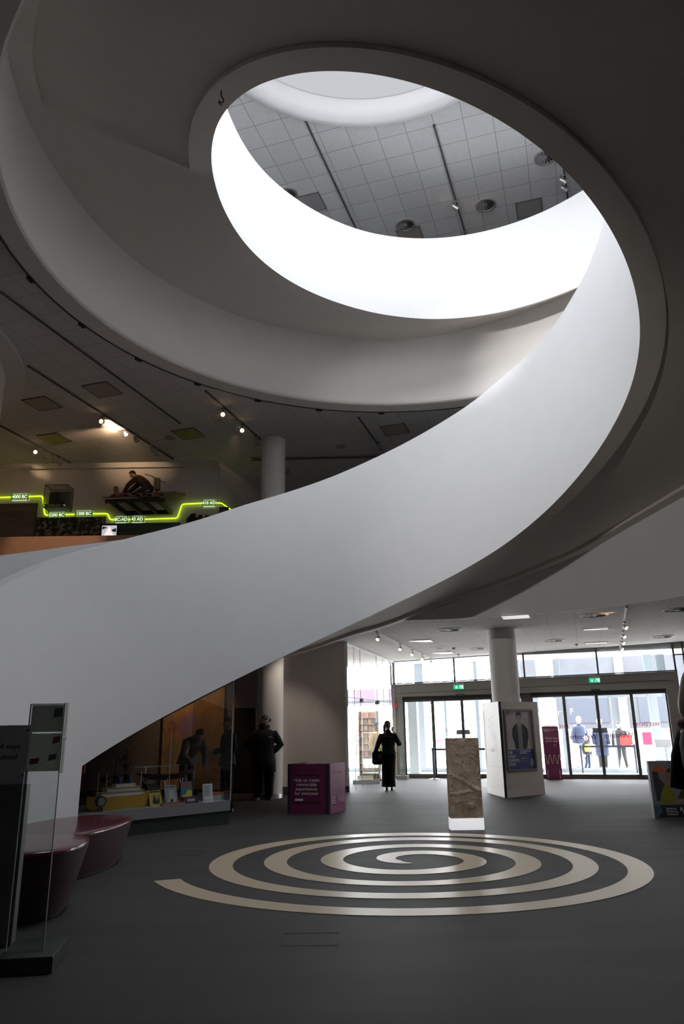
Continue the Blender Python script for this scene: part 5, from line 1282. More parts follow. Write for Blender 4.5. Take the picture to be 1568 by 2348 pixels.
def relief(x, z):
    # x across -0.25..0.25, z 0..1.16 from the foot: broken rings near the upper middle, ridges below
    p = Vector((x * 6, z * 6, 1.3))
    d = 0.010 * noise.noise(p) + 0.006 * noise.noise(p * 3.1) + 0.004 * noise.noise(p * 8)
    r = math.hypot((x - 0.085) / 0.92, (z - 0.73))
    for R_, wd, a in ((0.045, 0.012, 0.012), (0.085, 0.012, 0.013), (0.125, 0.016, 0.014), (0.19, 0.020, 0.013)):
        k = 0.6 + 0.5 * noise.noise(Vector((math.atan2(z - 0.73, x - 0.085) * 1.5, R_ * 30, 0)))
        d += -a * k * math.exp(-((r - R_) / wd) ** 2) + 0.5 * a * k * math.exp(-((r - R_ - 0.02) / wd) ** 2)
    ln = z - (0.47 - 0.55 * (x + 0.02)) ; d += -0.016 * math.exp(-(ln / 0.025) ** 2) * (1 if x > -0.03 else 0.2) + 0.012 * math.exp(-((ln - 0.05) / 0.03) ** 2)
    d += 0.014 * math.exp(-((z - 0.37 - 0.03 * math.sin(9 * x)) / 0.03) ** 2) - 0.012 * math.exp(-((z - 0.32) / 0.03) ** 2)
    r2 = math.hypot((x - 0.07) / 1.5, z - 0.17); d += -0.022 * math.exp(-((r2 - 0.075) / 0.02) ** 2) + 0.018 * math.exp(-(r2 / 0.05) ** 2)
    d += -0.02 * math.exp(-((z - 0.05) / 0.05) ** 2) * (0.4 + noise.noise(Vector((x * 12, 3, 1))))
    d += 0.006 * noise.noise(p * 14) + 0.009 * min(0, noise.noise(p * 5 + Vector((3, 1, 7))) + 0.1)
    return d * 1.5
nx, nz = 90, 210
b = MB(); rows = []
for j in range(nz + 1):
    z = (mz1 - mz0) * j / nz; row = []
    for i in range(nx + 1):
        x = -mw / 2 + mw * i / nx
        e = 1 if 0 < i < nx and 0 < j < nz else 0
        row.append((x, -0.11 - 0.0 - relief(x, z) * e, mz0 + z))
    rows.append(row)
b.rings(rows, False)
b.box((0, 0.0, (mz0 + mz1) / 2), (mw, 0.215, mz1 - mz0))
sb = b.build('stone', stone_mat(), t, smooth=70)
b = MB(); b.box((0, 0.0, mz0 / 2), (mw + 0.012, 0.235, mz0)); b.build('base', pmat('lit_white_base', (0.85, 0.85, 0.86), 0.35, emit=0.55, ecol=(0.95, 0.96, 1.0)), t)

# triangular poster cladding round the pillar
A_ = Vector((3.322, 18.375, 0)); B_ = Vector((3.464, 17.007, 0)); C_ = Vector((4.52, 17.80, 0))
cen = (A_ + B_ + C_) / 3
t = thing('pillar_cladding', 'three sided cream cladding round the pillar with a framed poster', 'poster stand', cen)
HC = 2.03
b = MB(); b.prism([A_ - cen, B_ - cen, C_ - cen], 0.0, HC); b.build('panel', pmat('cream_cladding', (0.64, 0.555, 0.485), 0.5, grain=0.03, gscale=3), t)
b = MB(); b.prism([(A_ - cen) * 1.004, (B_ - cen) * 1.004, (C_ - cen) * 1.004], 0.0, 0.14); b.build('plinth', pmat('cream_plinth', (0.66, 0.60, 0.55), 0.5), t)
b = MB(); b.bar(B_ - cen + Vector((0.0, -0.006, 0)), B_ - cen + Vector((0.0, -0.006, HC)), 0.05, 0.03); b.build('corner_strip', M['black'], t)
px_ = (C_ - B_).normalized(); pn = Vector((px_.y, -px_.x, 0)); pw = 1.22
def onp(s, z, e=0.012): return B_ - cen + px_ * s + pn * e + Vector((0, 0, z))
def rectf(b, s0, s1, z0, z1, e): return b.add([onp(s0, z0, e), onp(s1, z0, e), onp(s1, z1, e), onp(s0, z1, e)], [(0, 1, 2, 3)])
PS0, PS1, PZ0, PZ1 = 0.12, 1.06, 0.55, 1.84
b = MB()
for q in ((PS0, PZ0, PS1, PZ0), (PS0, PZ1, PS1, PZ1), (PS0, PZ0, PS0, PZ1), (PS1, PZ0, PS1, PZ1)): b.bar(onp(q[0], q[1], 0.02), onp(q[2], q[3], 0.02), 0.045, 0.045, up=pn)
b.build('poster_frame', pmat('poster_frame', (0.16, 0.15, 0.14), 0.4, metal=0.4), t)
b = MB(); rectf(b, PS0, PS1, PZ0, PZ1, 0.008); rectf(b, PS0, PS1, PZ0, PZ1, 0.004); po = b.build('poster', pmat('poster_paper', (0.50, 0.44, 0.44), 0.4, coat=0.12), t)
b = MB(); rectf(b, PS0 + 0.01, PS1 - 0.01, PZ0 + 0.01, 0.985, 0.010); b.build('blue_band', pmat('poster_blue', (0.025, 0.035, 0.20), 0.35, coat=0.15), po)
def shape(b, pts, e):
    b.add([onp(PS0 + (PS1 - PS0) * u, PZ0 + (PZ1 - PZ0) * v, e) for u, v in pts], [tuple(range(len(pts)))])
b = MB(); shape(b, [(0.33, 0.345), (0.30, 0.45), (0.24, 0.55), (0.25, 0.68), (0.31, 0.73), (0.42, 0.775), (0.62, 0.775), (0.74, 0.73), (0.81, 0.68), (0.83, 0.55), (0.78, 0.45), (0.74, 0.345)], 0.0105); b.build('printed_jacket', pmat('print_dark', (0.028, 0.025, 0.024), 0.5, spec=0.2), po)
b = MB(); shape(b, [(0.455, 0.345), (0.45, 0.6), (0.43, 0.775), (0.61, 0.775), (0.60, 0.6), (0.60, 0.345)], 0.011); b.build('printed_shirt', pmat('print_grey', (0.22, 0.20, 0.19), 0.4), po)
b = MB(); shape(b, [(0.47, 0.74), (0.52, 0.72), (0.57, 0.74), (0.575, 0.80), (0.605, 0.83), (0.61, 0.90), (0.43, 0.90), (0.435, 0.83), (0.46, 0.80)], 0.0115); b.build('printed_face', pmat('print_face', (0.42, 0.36, 0.34), 0.4), po)
b = MB(); shape(b, [(0.425, 0.85), (0.415, 0.93), (0.44, 0.965), (0.53, 0.975), (0.61, 0.95), (0.625, 0.86), (0.60, 0.905), (0.45, 0.91)], 0.012); shape(b, [(0.46, 0.865), (0.505, 0.862), (0.505, 0.872), (0.46, 0.877)], 0.012); shape(b, [(0.54, 0.862), (0.59, 0.865), (0.59, 0.877), (0.54, 0.872)], 0.012); shape(b, [(0.495, 0.785), (0.55, 0.785), (0.545, 0.793), (0.50, 0.793)], 0.012); b.build('printed_hair', pmat('print_black', (0.02, 0.018, 0.018), 0.4), po)
ptxt = pmat('poster_letters', (0.55, 0.55, 0.66), 0.4)
for i, s_ in enumerate(('THE', 'HOLLY', 'JOHNSON', 'STORY')):
    lettering(s_, 0.085, ptxt, po, face_matrix(onp(0.165, 0.925 - 0.083 * i, 0.0125), px_, (0, 0, 1)), align='LEFT', spacing=0.85, bold=0.003)
b = MB()
for s0, s1, z in ((0.56, 0.92, 0.94), (0.56, 0.80, 0.90), (0.58, 0.72, 0.80), (0.58, 0.74, 0.785), (0.58, 0.78, 0.735)): rectf(b, s0, s1, z, z + (0.022 if z > 0.88 else 0.007), 0.0125)
b.build('text_lines', ptxt, po)
b = MB(); c_ = onp(0.95, 0.70, 0.0125)
b.add([c_ + px_ * (0.065 * math.cos(2 * PI * k / 24)) + Vector((0, 0, 0.085 * math.sin(2 * PI * k / 24))) for k in range(24)], [tuple(range(24))]); b.build('round_stamp', pmat('stamp_grey', (0.30, 0.30, 0.40), 0.4), po)
b = MB(); wave(b, onp(0.24, 1.765, 0.011), px_, Vector((0, 0, 1)), 0.12, 0.07, 2.5, 0.004); rectf(b, 0.33, 0.44, 1.775, 1.785, 0.0115); rectf(b, 0.33, 0.42, 1.75, 1.76, 0.0115); b.build('logo', pmat('print_logo', (0.20, 0.16, 0.16), 0.4), po)
# faded map prints on the left side panel
lx = (B_ - A_).normalized(); ln_ = Vector((lx.y, -lx.x, 0)); LW = (B_ - A_).length
b = MB()
rnd = random.Random(3)
for u, v, w_, h_ in ((0.45, 1.55, 0.22, 0.2), (0.72, 1.6, 0.2, 0.18), (0.62, 1.28, 0.2, 0.14), (0.85, 1.25, 0.16, 0.12), (0.4, 0.98, 0.2, 0.16), (0.6, 0.95, 0.16, 0.1), (0.9, 1.0, 0.14, 0.14)):
    for k in range(9):
        uu, vv, ww, hh = u + rnd.uniform(-w_, w_) * 0.5, v + rnd.uniform(-h_, h_) * 0.5, rnd.uniform(0.03, 0.09), rnd.uniform(0.015, 0.05)
        b.mat(k % 2); e_ = ln_ * (0.003 + 0.0004 * k)
        p0 = A_ - cen + lx * uu + e_ + Vector((0, 0, vv)); b.add([p0, p0 + lx * ww, p0 + lx * ww + Vector((0, 0, hh)), p0 + Vector((0, 0, hh))], [(0, 1, 2, 3)])
b.build('faded_print', [pmat('faded_red', (0.60, 0.47, 0.42), 0.5), pmat('faded_grey', (0.54, 0.485, 0.44), 0.5)], t)
b = MB(); b.bar(A_ - cen + lx * 0.1 + ln_ * 0.003 + Vector((0, 0, 0.62)), A_ - cen + lx * 0.1 + ln_ * 0.003 + Vector((0, 0, 1.85)), 0.004, 0.006); b.bar(A_ - cen + lx * 0.1 + ln_ * 0.003 + Vector((0, 0, 0.62)), A_ - cen + lx * (LW - 0.03) + ln_ * 0.003 + Vector((0, 0, 0.62)), 0.004, 0.006); b.build('panel_joint', pmat('joint_tan', (0.45, 0.39, 0.34), 0.6), t)

# magenta feedback totem
TL, TR_ = Vector((5.766, 22.42, 0)), Vector((6.205, 22.30, 0))
tc_ = (TL + TR_) / 2; tx = (TR_ - TL).normalized(); tn = Vector((tx.y, -tx.x, 0)); TW = (TR_ - TL).length
t = thing('feedback_totem', 'tall magenta feedback totem with white wave line in front of the right doors', 'sign totem', tc_)
b = MB(); b.prism([-tx * TW / 2, tx * TW / 2, tx * TW / 2 - tn * 0.12, -tx * TW / 2 - tn * 0.12], 0, 1.47); b.build('body', pmat('totem_magenta', (0.20, 0.018, 0.085), 0.4), t, bevel=0.006)
def ont(s, z, e=0.004): return tx * s + tn * e + Vector((0, 0, z))
b = MB(); wave(b, ont(-0.11, 1.36), tx, Vector((0, 0, 1)), 0.15, 0.09, 2.6, 0.006); b.build('logo', M['pink_letters'], t)
lettering('National Museums\nLiverpool', 0.032, M['pink_letters'], t, face_matrix(ont(-0.02, 1.37), tx, (0, 0, 1)), align='LEFT')
lettering('How was\nyour day?', 0.098, M['pink_letters'], t, face_matrix(ont(-0.165, 1.10), tx, (0, 0, 1)), align='LEFT', line=0.8)
lettering('Tell us\nonline', 0.035, M['pink_letters'], t, face_matrix(ont(0.05, 0.94), tx, (0, 0, 1)), align='LEFT')
b = MB(); wave(b, ont(0, 0.56), tx, Vector((0, 0, 1)), TW - 0.01, 0.25, 3.4, 0.009, 0.9); b.build('wave_line', pmat('totem_line', (0.70, 0.62, 0.55), 0.5), t)
b = MB()
for s in (-0.17, 0.165): b.bar(ont(s, 0.0), ont(s, 0.27), 0.016, 0.006)
b.build('foot_strip', pmat('foot_strip', (0.75, 0.66, 0.60), 0.4), t)

# picture box at the right, mostly outside the frame
t = thing('picture_box', 'square box covered with a photograph of a child waving an orange toy', 'donation box', (5.505, 13.04, 0), -0.03)
bw, bh = 0.86, 0.90
dk = pmat('picture_grey', (0.14, 0.13, 0.14), 0.4)
b = MB(); b.box((0, 0, bh / 2), (bw, 0.09, bh)); b.build('body', dk, t)
b = MB(); b.box((0, 0, bh + 0.012), (bw + 0.01, 0.10, 0.024)); b.build('lid', M['acrylic'], t)
def pb(pts, e): return [(-bw / 2 + bw * u, -0.045 - e, bh * v) for u, v in pts]
def patch(nm, pts, col, e, par):
    bb = MB(); bb.add(pb(pts, e), [tuple(range(len(pts)))]); return bb.build(nm, pmat(nm + '_print', col, 0.4), par)
ph = patch('photo_background', [(0.01, 0.24), (0.99, 0.24), (0.99, 0.99), (0.01, 0.99)], (0.221, 0.204, 0.221), 0.002, t)
patch('printed_arm', [(0.08, 0.30), (0.06, 0.62), (0.05, 0.80), (0.10, 0.86), (0.16, 0.84), (0.17, 0.70), (0.27, 0.58), (0.24, 0.32)], (0.051, 0.048, 0.060), 0.003, ph)
patch('printed_vest', [(0.14, 0.26), (0.17, 0.42), (0.27, 0.60), (0.34, 0.56), (0.45, 0.42), (0.42, 0.26)], (0.221, 0.212, 0.034), 0.0035, ph)
patch('printed_shirt', [(0.34, 0.56), (0.46, 0.56), (0.58, 0.50), (0.62, 0.38), (0.50, 0.32), (0.45, 0.42)], (0.204, 0.204, 0.255), 0.0038, ph)
patch('printed_face', [(0.28, 0.72), (0.27, 0.62), (0.33, 0.555), (0.41, 0.55), (0.48, 0.61), (0.50, 0.72), (0.44, 0.80), (0.32, 0.80)], (0.272, 0.145, 0.102), 0.004, ph)
patch('printed_hair', [(0.31, 0.80), (0.36, 0.865), (0.46, 0.87), (0.53, 0.81), (0.54, 0.70), (0.49, 0.645), (0.485, 0.74), (0.42, 0.80)], (0.031, 0.020, 0.020), 0.0045, ph)
patch('printed_eyes', [(0.32, 0.715), (0.36, 0.72), (0.36, 0.728), (0.32, 0.724)], (0.034, 0.025, 0.025), 0.005, ph)
patch('printed_eyes', [(0.40, 0.715), (0.44, 0.715), (0.44, 0.725), (0.40, 0.723)], (0.034, 0.025, 0.025), 0.005, ph)
patch('printed_smile', [(0.33, 0.625), (0.39, 0.608), (0.43, 0.632), (0.39, 0.622)], (0.510, 0.408, 0.374), 0.005, ph)
patch('printed_toy', [(0.07, 0.83), (0.10, 0.89), (0.22, 0.90), (0.31, 0.88), (0.32, 0.83), (0.24, 0.81), (0.08, 0.81)], (0.578, 0.102, 0.051), 0.0048, ph)
patch('printed_hand', [(0.10, 0.88), (0.11, 0.96), (0.14, 0.93), (0.16, 0.97), (0.19, 0.93), (0.22, 0.95), (0.22, 0.88)], (0.272, 0.145, 0.102), 0.0052, ph)
patch('printed_branch', [(0.48, 0.34), (0.54, 0.46), (0.62, 0.50), (0.66, 0.40), (0.72, 0.44), (0.72, 0.34)], (0.060, 0.051, 0.034), 0.0052, ph)
patch('printed_table', [(0.44, 0.26), (0.46, 0.34), (0.98, 0.36), (0.98, 0.26)], (0.272, 0.221, 0.170), 0.0042, ph)
patch('blue_corner', [(0.01, 0.08), (0.01, 0.25), (0.10, 0.23), (0.14, 0.15), (0.10, 0.08)], (0.06, 0.13, 0.20), 0.003, t)
patch('dark_band', [(0.01, 0.02), (0.99, 0.02), (0.99, 0.23), (0.12, 0.23), (0.16, 0.12), (0.06, 0.02)], (0.03, 0.03, 0.03), 0.0025, t)
for i, s_ in enumerate(('National', 'Museums', 'Liverpool')):
    lettering(s_, 0.048, M['vent_white'], t, face_matrix((-bw / 2 + 0.20, -0.049, 0.155 - 0.042 * i), (1, 0, 0), (0, 0, 1)), align='LEFT')
b = MB(); wave(b, Vector((-bw / 2 + 0.55, -0.05, 0.115)), Vector((1, 0, 0)), Vector((0, 0, 1)), 0.24, 0.11, 3.0, 0.006); b.build('wave_logo', M['vent_white'], t)

# belt barriers
M['barrier'] = pmat('barrier_navy', (0.045, 0.05, 0.085), 0.4)
def barrier(p0, p1, h, lab):
    p0, p1 = Vector(p0), Vector(p1); c = (p0 + p1) / 2
    t = thing('belt_barrier', lab, 'barrier', c)
    for p in (p0, p1):
        q = p - c
        b = MB(); b.lathe([(0.001, 0.0), (0.17, 0.0), (0.17, 0.012), (0.03, 0.035), (0.001, 0.036)], q, 20); b.build('base', M['steel'], t, smooth=40)
        b = MB(); b.cyl(q + Vector((0, 0, 0.02)), q + Vector((0, 0, h)), 0.032, n=14); b.cyl(q + Vector((0, 0, h - 0.1)), q + Vector((0, 0, h)), 0.042, n=14); b.build('post', M['barrier'], t, smooth=40)
    b = MB(); b.bar(p0 - c + Vector((0, 0, h - 0.05)), p1 - c + Vector((0, 0, h - 0.05)), 0.008, 0.055); b.build('belt', M['barrier'], t)
barrier((7.55, 24.75, 0), (9.12, 24.32, 0), 0.88, 'navy belt barrier standing just outside the right doors')
barrier(E(1.25, -0.55), E(2.9, -0.45), 0.90, 'navy belt barrier inside the left doors, partly behind the stone slab')
# small lectern outside
p = E(7.95, 1.6)
t = thing('outdoor_lectern', 'small slanted information lectern outside the right door jamb', 'lectern', p, EROT)
b = MB(); b.box((0, 0, 0.45), (0.06, 0.05, 0.9)); b.box((0.07, 0, 0.45), (0.02, 0.05, 0.9)); b.build('post', M['blue_post'], t)
b = MB(); b.box((0, 0, 0), (0.44, 0.30, 0.03), Matrix.Translation((-0.05, -0.02, 0.93)) @ Matrix.Rotation(0.7, 4, 'X')); b.build('panel', M['grey'], t)
b = MB(); b.box((0, 0, 0.015), (0.3, 0.3, 0.03)); b.build('base', M['blue_post'], t)

# ------------------------------------------------------------------ left foreground: sign, leaflet stand and benches
# leaflet stand of clear acrylic
t = thing('leaflet_stand', 'clear acrylic leaflet stand with dim printed sheets on a dark base', 'leaflet stand', (-2.095, 5.62, 0), 0.14)
b = MB(); b.box((-0.045, 0.0, 0.05), (0.36, 0.50, 0.10)); b.build('base', pmat('stand_base', (0.035, 0.04, 0.04), 0.35), t, bevel=0.005)
b = MB(); b.box((-0.085, -0.08, 0.90), (0.24, 0.014, 1.60)); b.build('front_sheet', M['acrylic'], t)
b = MB()
for z, h in ((1.59, 0.24), (1.34, 0.24)): b.box((0.030, -0.04, z), (0.010, 0.075, h)); b.box((0.044, -0.04, z), (0.008, 0.06, h))
b.box((0.036, -0.04, 1.46), (0.03, 0.08, 0.02))
b.build('pocket_side', M['acrylic'], t)
b = MB()
for x in (-0.205, 0.035):
    b.box((x, -0.08, 0.90), (0.006, 0.016, 1.6))
b.box((-0.085, -0.08, 1.70), (0.24, 0.016, 0.006)); b.build('bright_edge', pmat('acrylic_edge', (0.45, 0.46, 0.47), 0.3), t)
lf = thin_mat('leaflet_paper', (0.62, 0.62, 0.58), 0.5)
for z0, h, lab, c1, c2 in ((1.505, 0.19, 'top leaflet sheet with a blue mark behind the acrylic', (0.12, 0.26, 0.30), None), (1.235, 0.26, 'lower leaflet sheet with red and blue marks behind the acrylic', (0.35, 0.08, 0.09), (0.10, 0.22, 0.36))):
    q = thing('leaflet', lab, 'leaflet', t.location + Vector((-0.083, -0.055, z0)), 0.14)
    b = MB(); b.box((0, 0, h / 2), (0.225, 0.006, h)); b.build('sheet', lf if z0 < 1.4 else thin_mat('leaflet_grey', (0.50, 0.50, 0.48), 0.5), q)
    b = MB(); m1 = thin_mat('mark_a', c1, 0.5)
    if c2 is None: b.add([(0.04, -0.0045, 0.10), (0.10, -0.0045, 0.11), (0.105, -0.0045, 0.17), (0.045, -0.0045, 0.165)], [(0, 1, 2, 3)])
    else:
        b.add([(0.05, -0.0045, 0.185), (0.10, -0.0045, 0.20), (0.105, -0.0045, 0.24), (0.055, -0.0045, 0.235)], [(0, 1, 2, 3)]); b.add([(-0.095, -0.0045, 0.045), (-0.035, -0.0045, 0.055), (-0.03, -0.0045, 0.09), (-0.095, -0.0045, 0.085)], [(0, 1, 2, 3)])
    b.build('printed_mark', m1, q)
    if c2:
        b = MB(); b.add([(0.03, -0.0045, 0.07), (0.085, -0.0045, 0.08), (0.09, -0.0045, 0.12), (0.035, -0.0045, 0.11)], [(0, 1, 2, 3)]); b.build('blue_mark', thin_mat('mark_b', c2, 0.5), q)
        b = MB()
        for za, zb in ((0.14, 0.20), (0.19, 0.25), (0.02, 0.10), (0.08, 0.15)): b.bar((-0.07, -0.0045, za), (0.11, -0.0045, zb), 0.001, 0.002, up=(0, 1, 0))
        b.build('printed_line', pmat('mark_line', (0.15, 0.15, 0.16), 0.6), q)
# grey sign pedestal
t = thing('sign_pedestal', 'dark grey sign pedestal reading 34 steps ahead at the left edge', 'sign', (-2.755, 6.06, 0), 0.08)
b = MB(); b.box((0, 0, 0.56), (0.56, 0.10, 1.12)); b.build('body', pmat('pedestal_grey', (0.17, 0.165, 0.175), 0.45), t, bevel=0.006)
b = MB(); b.box((0.0, -0.005, 1.34), (0.56, 0.10, 0.44)); b.build('sign_board', pmat('sign_grey', (0.62, 0.60, 0.66), 0.5), t, bevel=0.004)
for i, s_ in enumerate(('34 steps', 'ahead')):
    lettering(s_, 0.054, pmat('sign_letters', (0.025, 0.025, 0.03), 0.5), t, face_matrix((0.205 if i == 0 else 0.188, -0.057, 1.40 - 0.078 * i), (1, 0, 0), (0, 0, 1)), align='RIGHT')
b = MB()
for z in (1.50, 1.19): b.lathe([(0.001, 0.004), (0.012, 0.004), (0.012, 0)], (0, 0, 0), 12); 
b = MB()
for z in (1.52, 1.185): b.cyl((0.25, -0.055, z), (0.25, -0.062, z), 0.012, n=12)
b.build('screw_cap', M['black'], t)
# maroon upholstered benches
M['maroon'] = pmat('maroon_leather', (0.10, 0.016, 0.032), 0.22, spec=0.6, coat=0.3)
M['maroon_side'] = pmat('maroon_fabric', (0.055, 0.018, 0.024), 0.6)
def bench(lab, loc, rz, outline, h, inset):
    t = thing('bench', lab, 'bench', loc, rz)
    def scaled(k, z): return [(x * k, y * k, z) for x, y in outline]
    b = MB(); b.rings([scaled(1 - inset, 0.03), scaled(1 - inset * 0.5, h * 0.5), scaled(0.99, h - 0.06), scaled(1.0, h - 0.03)], True, True, False); b.build('side', M['maroon_side'], t, smooth=60)
    b = MB(); b.rings([scaled(1.0, h - 0.03), scaled(1.0, h - 0.012), scaled(0.985, h), scaled(0.9, h + 0.006), scaled(0.4, h + 0.008)], True, False, True); b.build('seat', M['maroon'], t, smooth=50)
    b = MB(); b.rings([scaled(1 - inset - 0.05, 0.0), scaled(1 - inset - 0.05, 0.035)], True, True, True); b.build('plinth', M['black'], t)
    return t
def blob(a, bb, n=40, squ=2.4):
    return [(a * math.copysign(abs(math.cos(2 * PI * k / n)) ** (2 / squ), math.cos(2 * PI * k / n)), bb * math.copysign(abs(math.sin(2 * PI * k / n)) ** (2 / squ), math.sin(2 * PI * k / n))) for k in range(n)]
bench('low maroon bench with a shiny curved seat in front of the glass case', (-3.22, 9.1, 0), -0.12, blob(0.58, 1.12), 0.47, 0.16)
bench('dark maroon bench end standing behind the clear leaflet stand', (-2.85, 7.06, 0), 0.10, blob(0.52, 0.62), 0.56, 0.26)

# ------------------------------------------------------------------ glass display case under the stair
F0, F1 = Vector((-3.86, 11.245, 0)), Vector((-1.936, 13.12, 0))
cu_ = (F1 - F0).normalized(); cn = Vector((-cu_.y, cu_.x, 0)); CL = (F1 - F0).length; CD = 1.25
def under(p):            # height of the stair soffit over a point
    d = math.degrees(math.atan2(p.x - C0[0], p.y - C0[1])); r = math.hypot(p.x - C0[0], p.y - C0[1])
    k = max(0, min(1, (r - rI(d)) / (rO(d) - rI(d))))
    return zI(d) + (zO(d) - zI(d)) * k
case = thing('display_case', 'long glass display case filling the space under the stair', 'display case', (F0 + F1) / 2)
oc = case.location
def cp(s, d, z): return F0 + cu_ * s + cn * d + Vector((0, 0, z)) - oc
b = MB(); b.add([cp(0.0, 0.03, 0), cp(CL, 0.03, 0), cp(CL, CD, 0), cp(0.0, CD, 0), cp(0, 0.03, 0.215), cp(CL, 0.03, 0.215), cp(CL, CD, 0.215), cp(0, CD, 0.215)], [(0, 3, 2, 1), (4, 5, 6, 7), (0, 1, 5, 4), (1, 2, 6, 5), (2, 3, 7, 6), (3, 0, 4, 7)]); b.build('plinth', pmat('case_plinth', (0.022, 0.028, 0.028), 0.5), case)
b = MB(); b.add([cp(0.0, 0, 0.215), cp(CL, 0, 0.215), cp(CL, CD, 0.215), cp(0.0, CD, 0.215), cp(0, 0, 0.37), cp(CL, 0, 0.37), cp(CL, CD, 0.37), cp(0, CD, 0.37)], [(0, 3, 2, 1), (4, 5, 6, 7), (0, 1, 5, 4), (1, 2, 6, 5), (2, 3, 7, 6), (3, 0, 4, 7)]); b.build('deck', pmat('case_deck', (0.20, 0.20, 0.21), 0.5), case)
SS = [0.05, 0.55, 1.1, 1.6, 2.15, CL]
topz = lambda s, d=0.0: under(F0 + cu_ * s + cn * d) - 0.012
for s0, s1 in ((0.0, 1.5), (1.5, CL)):
    n = 6; b = MB(); rows = []
    for k in range(n + 1):
        s = s0 + 0.004 + (s1 - s0 - 0.008) * k / n; rows.append([cp(s, 0.01, 0.37), cp(s, 0.01, topz(s))])
    b.rings(rows, False); b.build('glass_pane', M['glass_case'], case)
b = MB(); rows = []
for k in range(7):
    d = 0.01 + (CD - 0.02) * k / 6; rows.append([cp(CL - 0.005, d, 0.37), cp(CL - 0.005, d, topz(CL, d))])
b.rings(rows, False); b.build('glass_pane', M['glass_case'], case)
b = MB(); b.bar(cp(CL, 0.005, 0.37), cp(CL, 0.005, topz(CL)), 0.018, 0.018); b.build('glass_edge', M['vent_metal'], case)
b = MB(); b.bar(cp(1.5, 0.008, 0.37), cp(1.5, 0.008, topz(1.5)), 0.006, 0.006); b.build('glass_edge', pmat('case_edge', (0.40, 0.46, 0.43), 0.2), case)
b = MB(); rows = []
for k in range(13):
    s = CL * k / 12; z = topz(s); rows.append([cp(s, 0.02, z - 0.07), cp(s, 0.02, z), cp(s, 0.07, z), cp(s, 0.07, z - 0.07)])
b.rings(rows, True, True, True); b.build('top_frame', pmat('case_frame', (0.10, 0.11, 0.115), 0.5), case)
b = MB(); b.add([cp(0.03, 0.02, 0.37), cp(0.03, CD, 0.37), cp(0.03, CD, topz(0.03, CD)), cp(0.03, 0.02, topz(0.03))], [(0, 1, 2, 3)]); b.build('end_panel', M['vent_metal'], case)
b = MB(); b.box(cp(0.10, 0.1, 0.98), (0.05, 0.03, 0.12)); b.build('red_label', M['red_box'], case)
# contents
deck = 0.37
def cw(s, d, z=0.0): return F0 + cu_ * s + cn * d + Vector((0, 0, deck + z))
CR = math.atan2(cu_.y, cu_.x)
# toy ferry
fe = thing('toy_ferry', 'yellow hulled toy ferry with white decks in the glass case', 'model ship', cw(0.80, 0.30), CR + 0.05)
hull = []
for x, w_, z0, z1 in ((-0.52, 0.02, 0.06, 0.215), (-0.46, 0.07, 0.01, 0.20), (-0.30, 0.11, 0.0, 0.185), (0, 0.125, 0.0, 0.18), (0.30, 0.115, 0.0, 0.19), (0.44, 0.08, 0.01, 0.21), (0.52, 0.02, 0.05, 0.23)):
    hull.append([(x, -w_ * 0.75, z0), (x, -w_, z1), (x, w_, z1), (x, w_ * 0.75, z0)])
b = MB(); b.rings(hull, True, True, True); b.build('hull', pmat('ferry_yellow', (0.50, 0.27, 0.035), 0.4), fe, smooth=30)
b = MB(); b.box((0.02, 0, 0.215), (0.72, 0.17, 0.06)); b.box((0.04, 0, 0.275), (0.56, 0.15, 0.06)); b.box((0.08, 0, 0.33), (0.34, 0.12, 0.05)); b.build('deck_house', pmat('ferry_white', (0.62, 0.62, 0.60), 0.5), fe)
b = MB(); b.box((0.02, 0, 0.247), (0.76, 0.19, 0.01)); b.box((0.05, 0, 0.305), (0.60, 0.17, 0.01)); b.build('deck_board', pmat('ferry_tan', (0.45, 0.26, 0.08), 0.6), fe)
b = MB()
for x in (0.0, 0.18): b.cyl((x, 0, 0.35), (x, 0, 0.46), 0.03, 0.028, 12)
b.build('funnel', pmat('ferry_blue', (0.05, 0.10, 0.22), 0.5), fe, smooth=40)
b = MB()
for x in (-0.36, -0.22, 0.38): b.cyl((x, 0, 0.2), (x, 0, 0.52), 0.006, n=6)
for k in range(14): b.cyl((-0.30 + 0.05 * k, -0.085, 0.245), (-0.30 + 0.05 * k, -0.085, 0.285), 0.003, n=5)
b.build('mast', M['vent_white'], fe)
# wire sculpture / rigging tower
rg = thing('rigged_mast', 'tall dark rigging mast model standing behind the toy ferry', 'model', cw(0.95, 0.75), CR)
b = MB()
R2 = random.Random(5)
P0 = [(-0.16, 0), (0.02, 0), (0.20, 0)]
for x, hgt in ((-0.15, 0.52), (0.0, 0.72), (0.17, 0.88)): b.tube([(x, 0, 0), (x + 0.01, 0, hgt)], [0.013, 0.006], 6)
for k in range(90):
    z = R2.uniform(0.2, 0.85); x = R2.uniform(-0.05 - 0.28 * (0.9 - z), 0.22); b.tube([(x, R2.uniform(-0.1, 0.1), z * 0.9), (x + R2.uniform(-0.2, 0.2), R2.uniform(-0.1, 0.1), min(0.9, z + R2.uniform(-0.15, 0.15)))], 0.0045, 4)
b.build('spar', M['black'], rg)
b = MB()
for x, z in ((0.19, 0.58), (0.16, 0.72), (0.22, 0.42), (-0.2, 0.40), (0.02, 0.40)): b.box((x, 0, z), (0.055, 0.05, 0.09))
b.build('block', pmat('dark_block', (0.02, 0.03, 0.02), 0.8), rg)
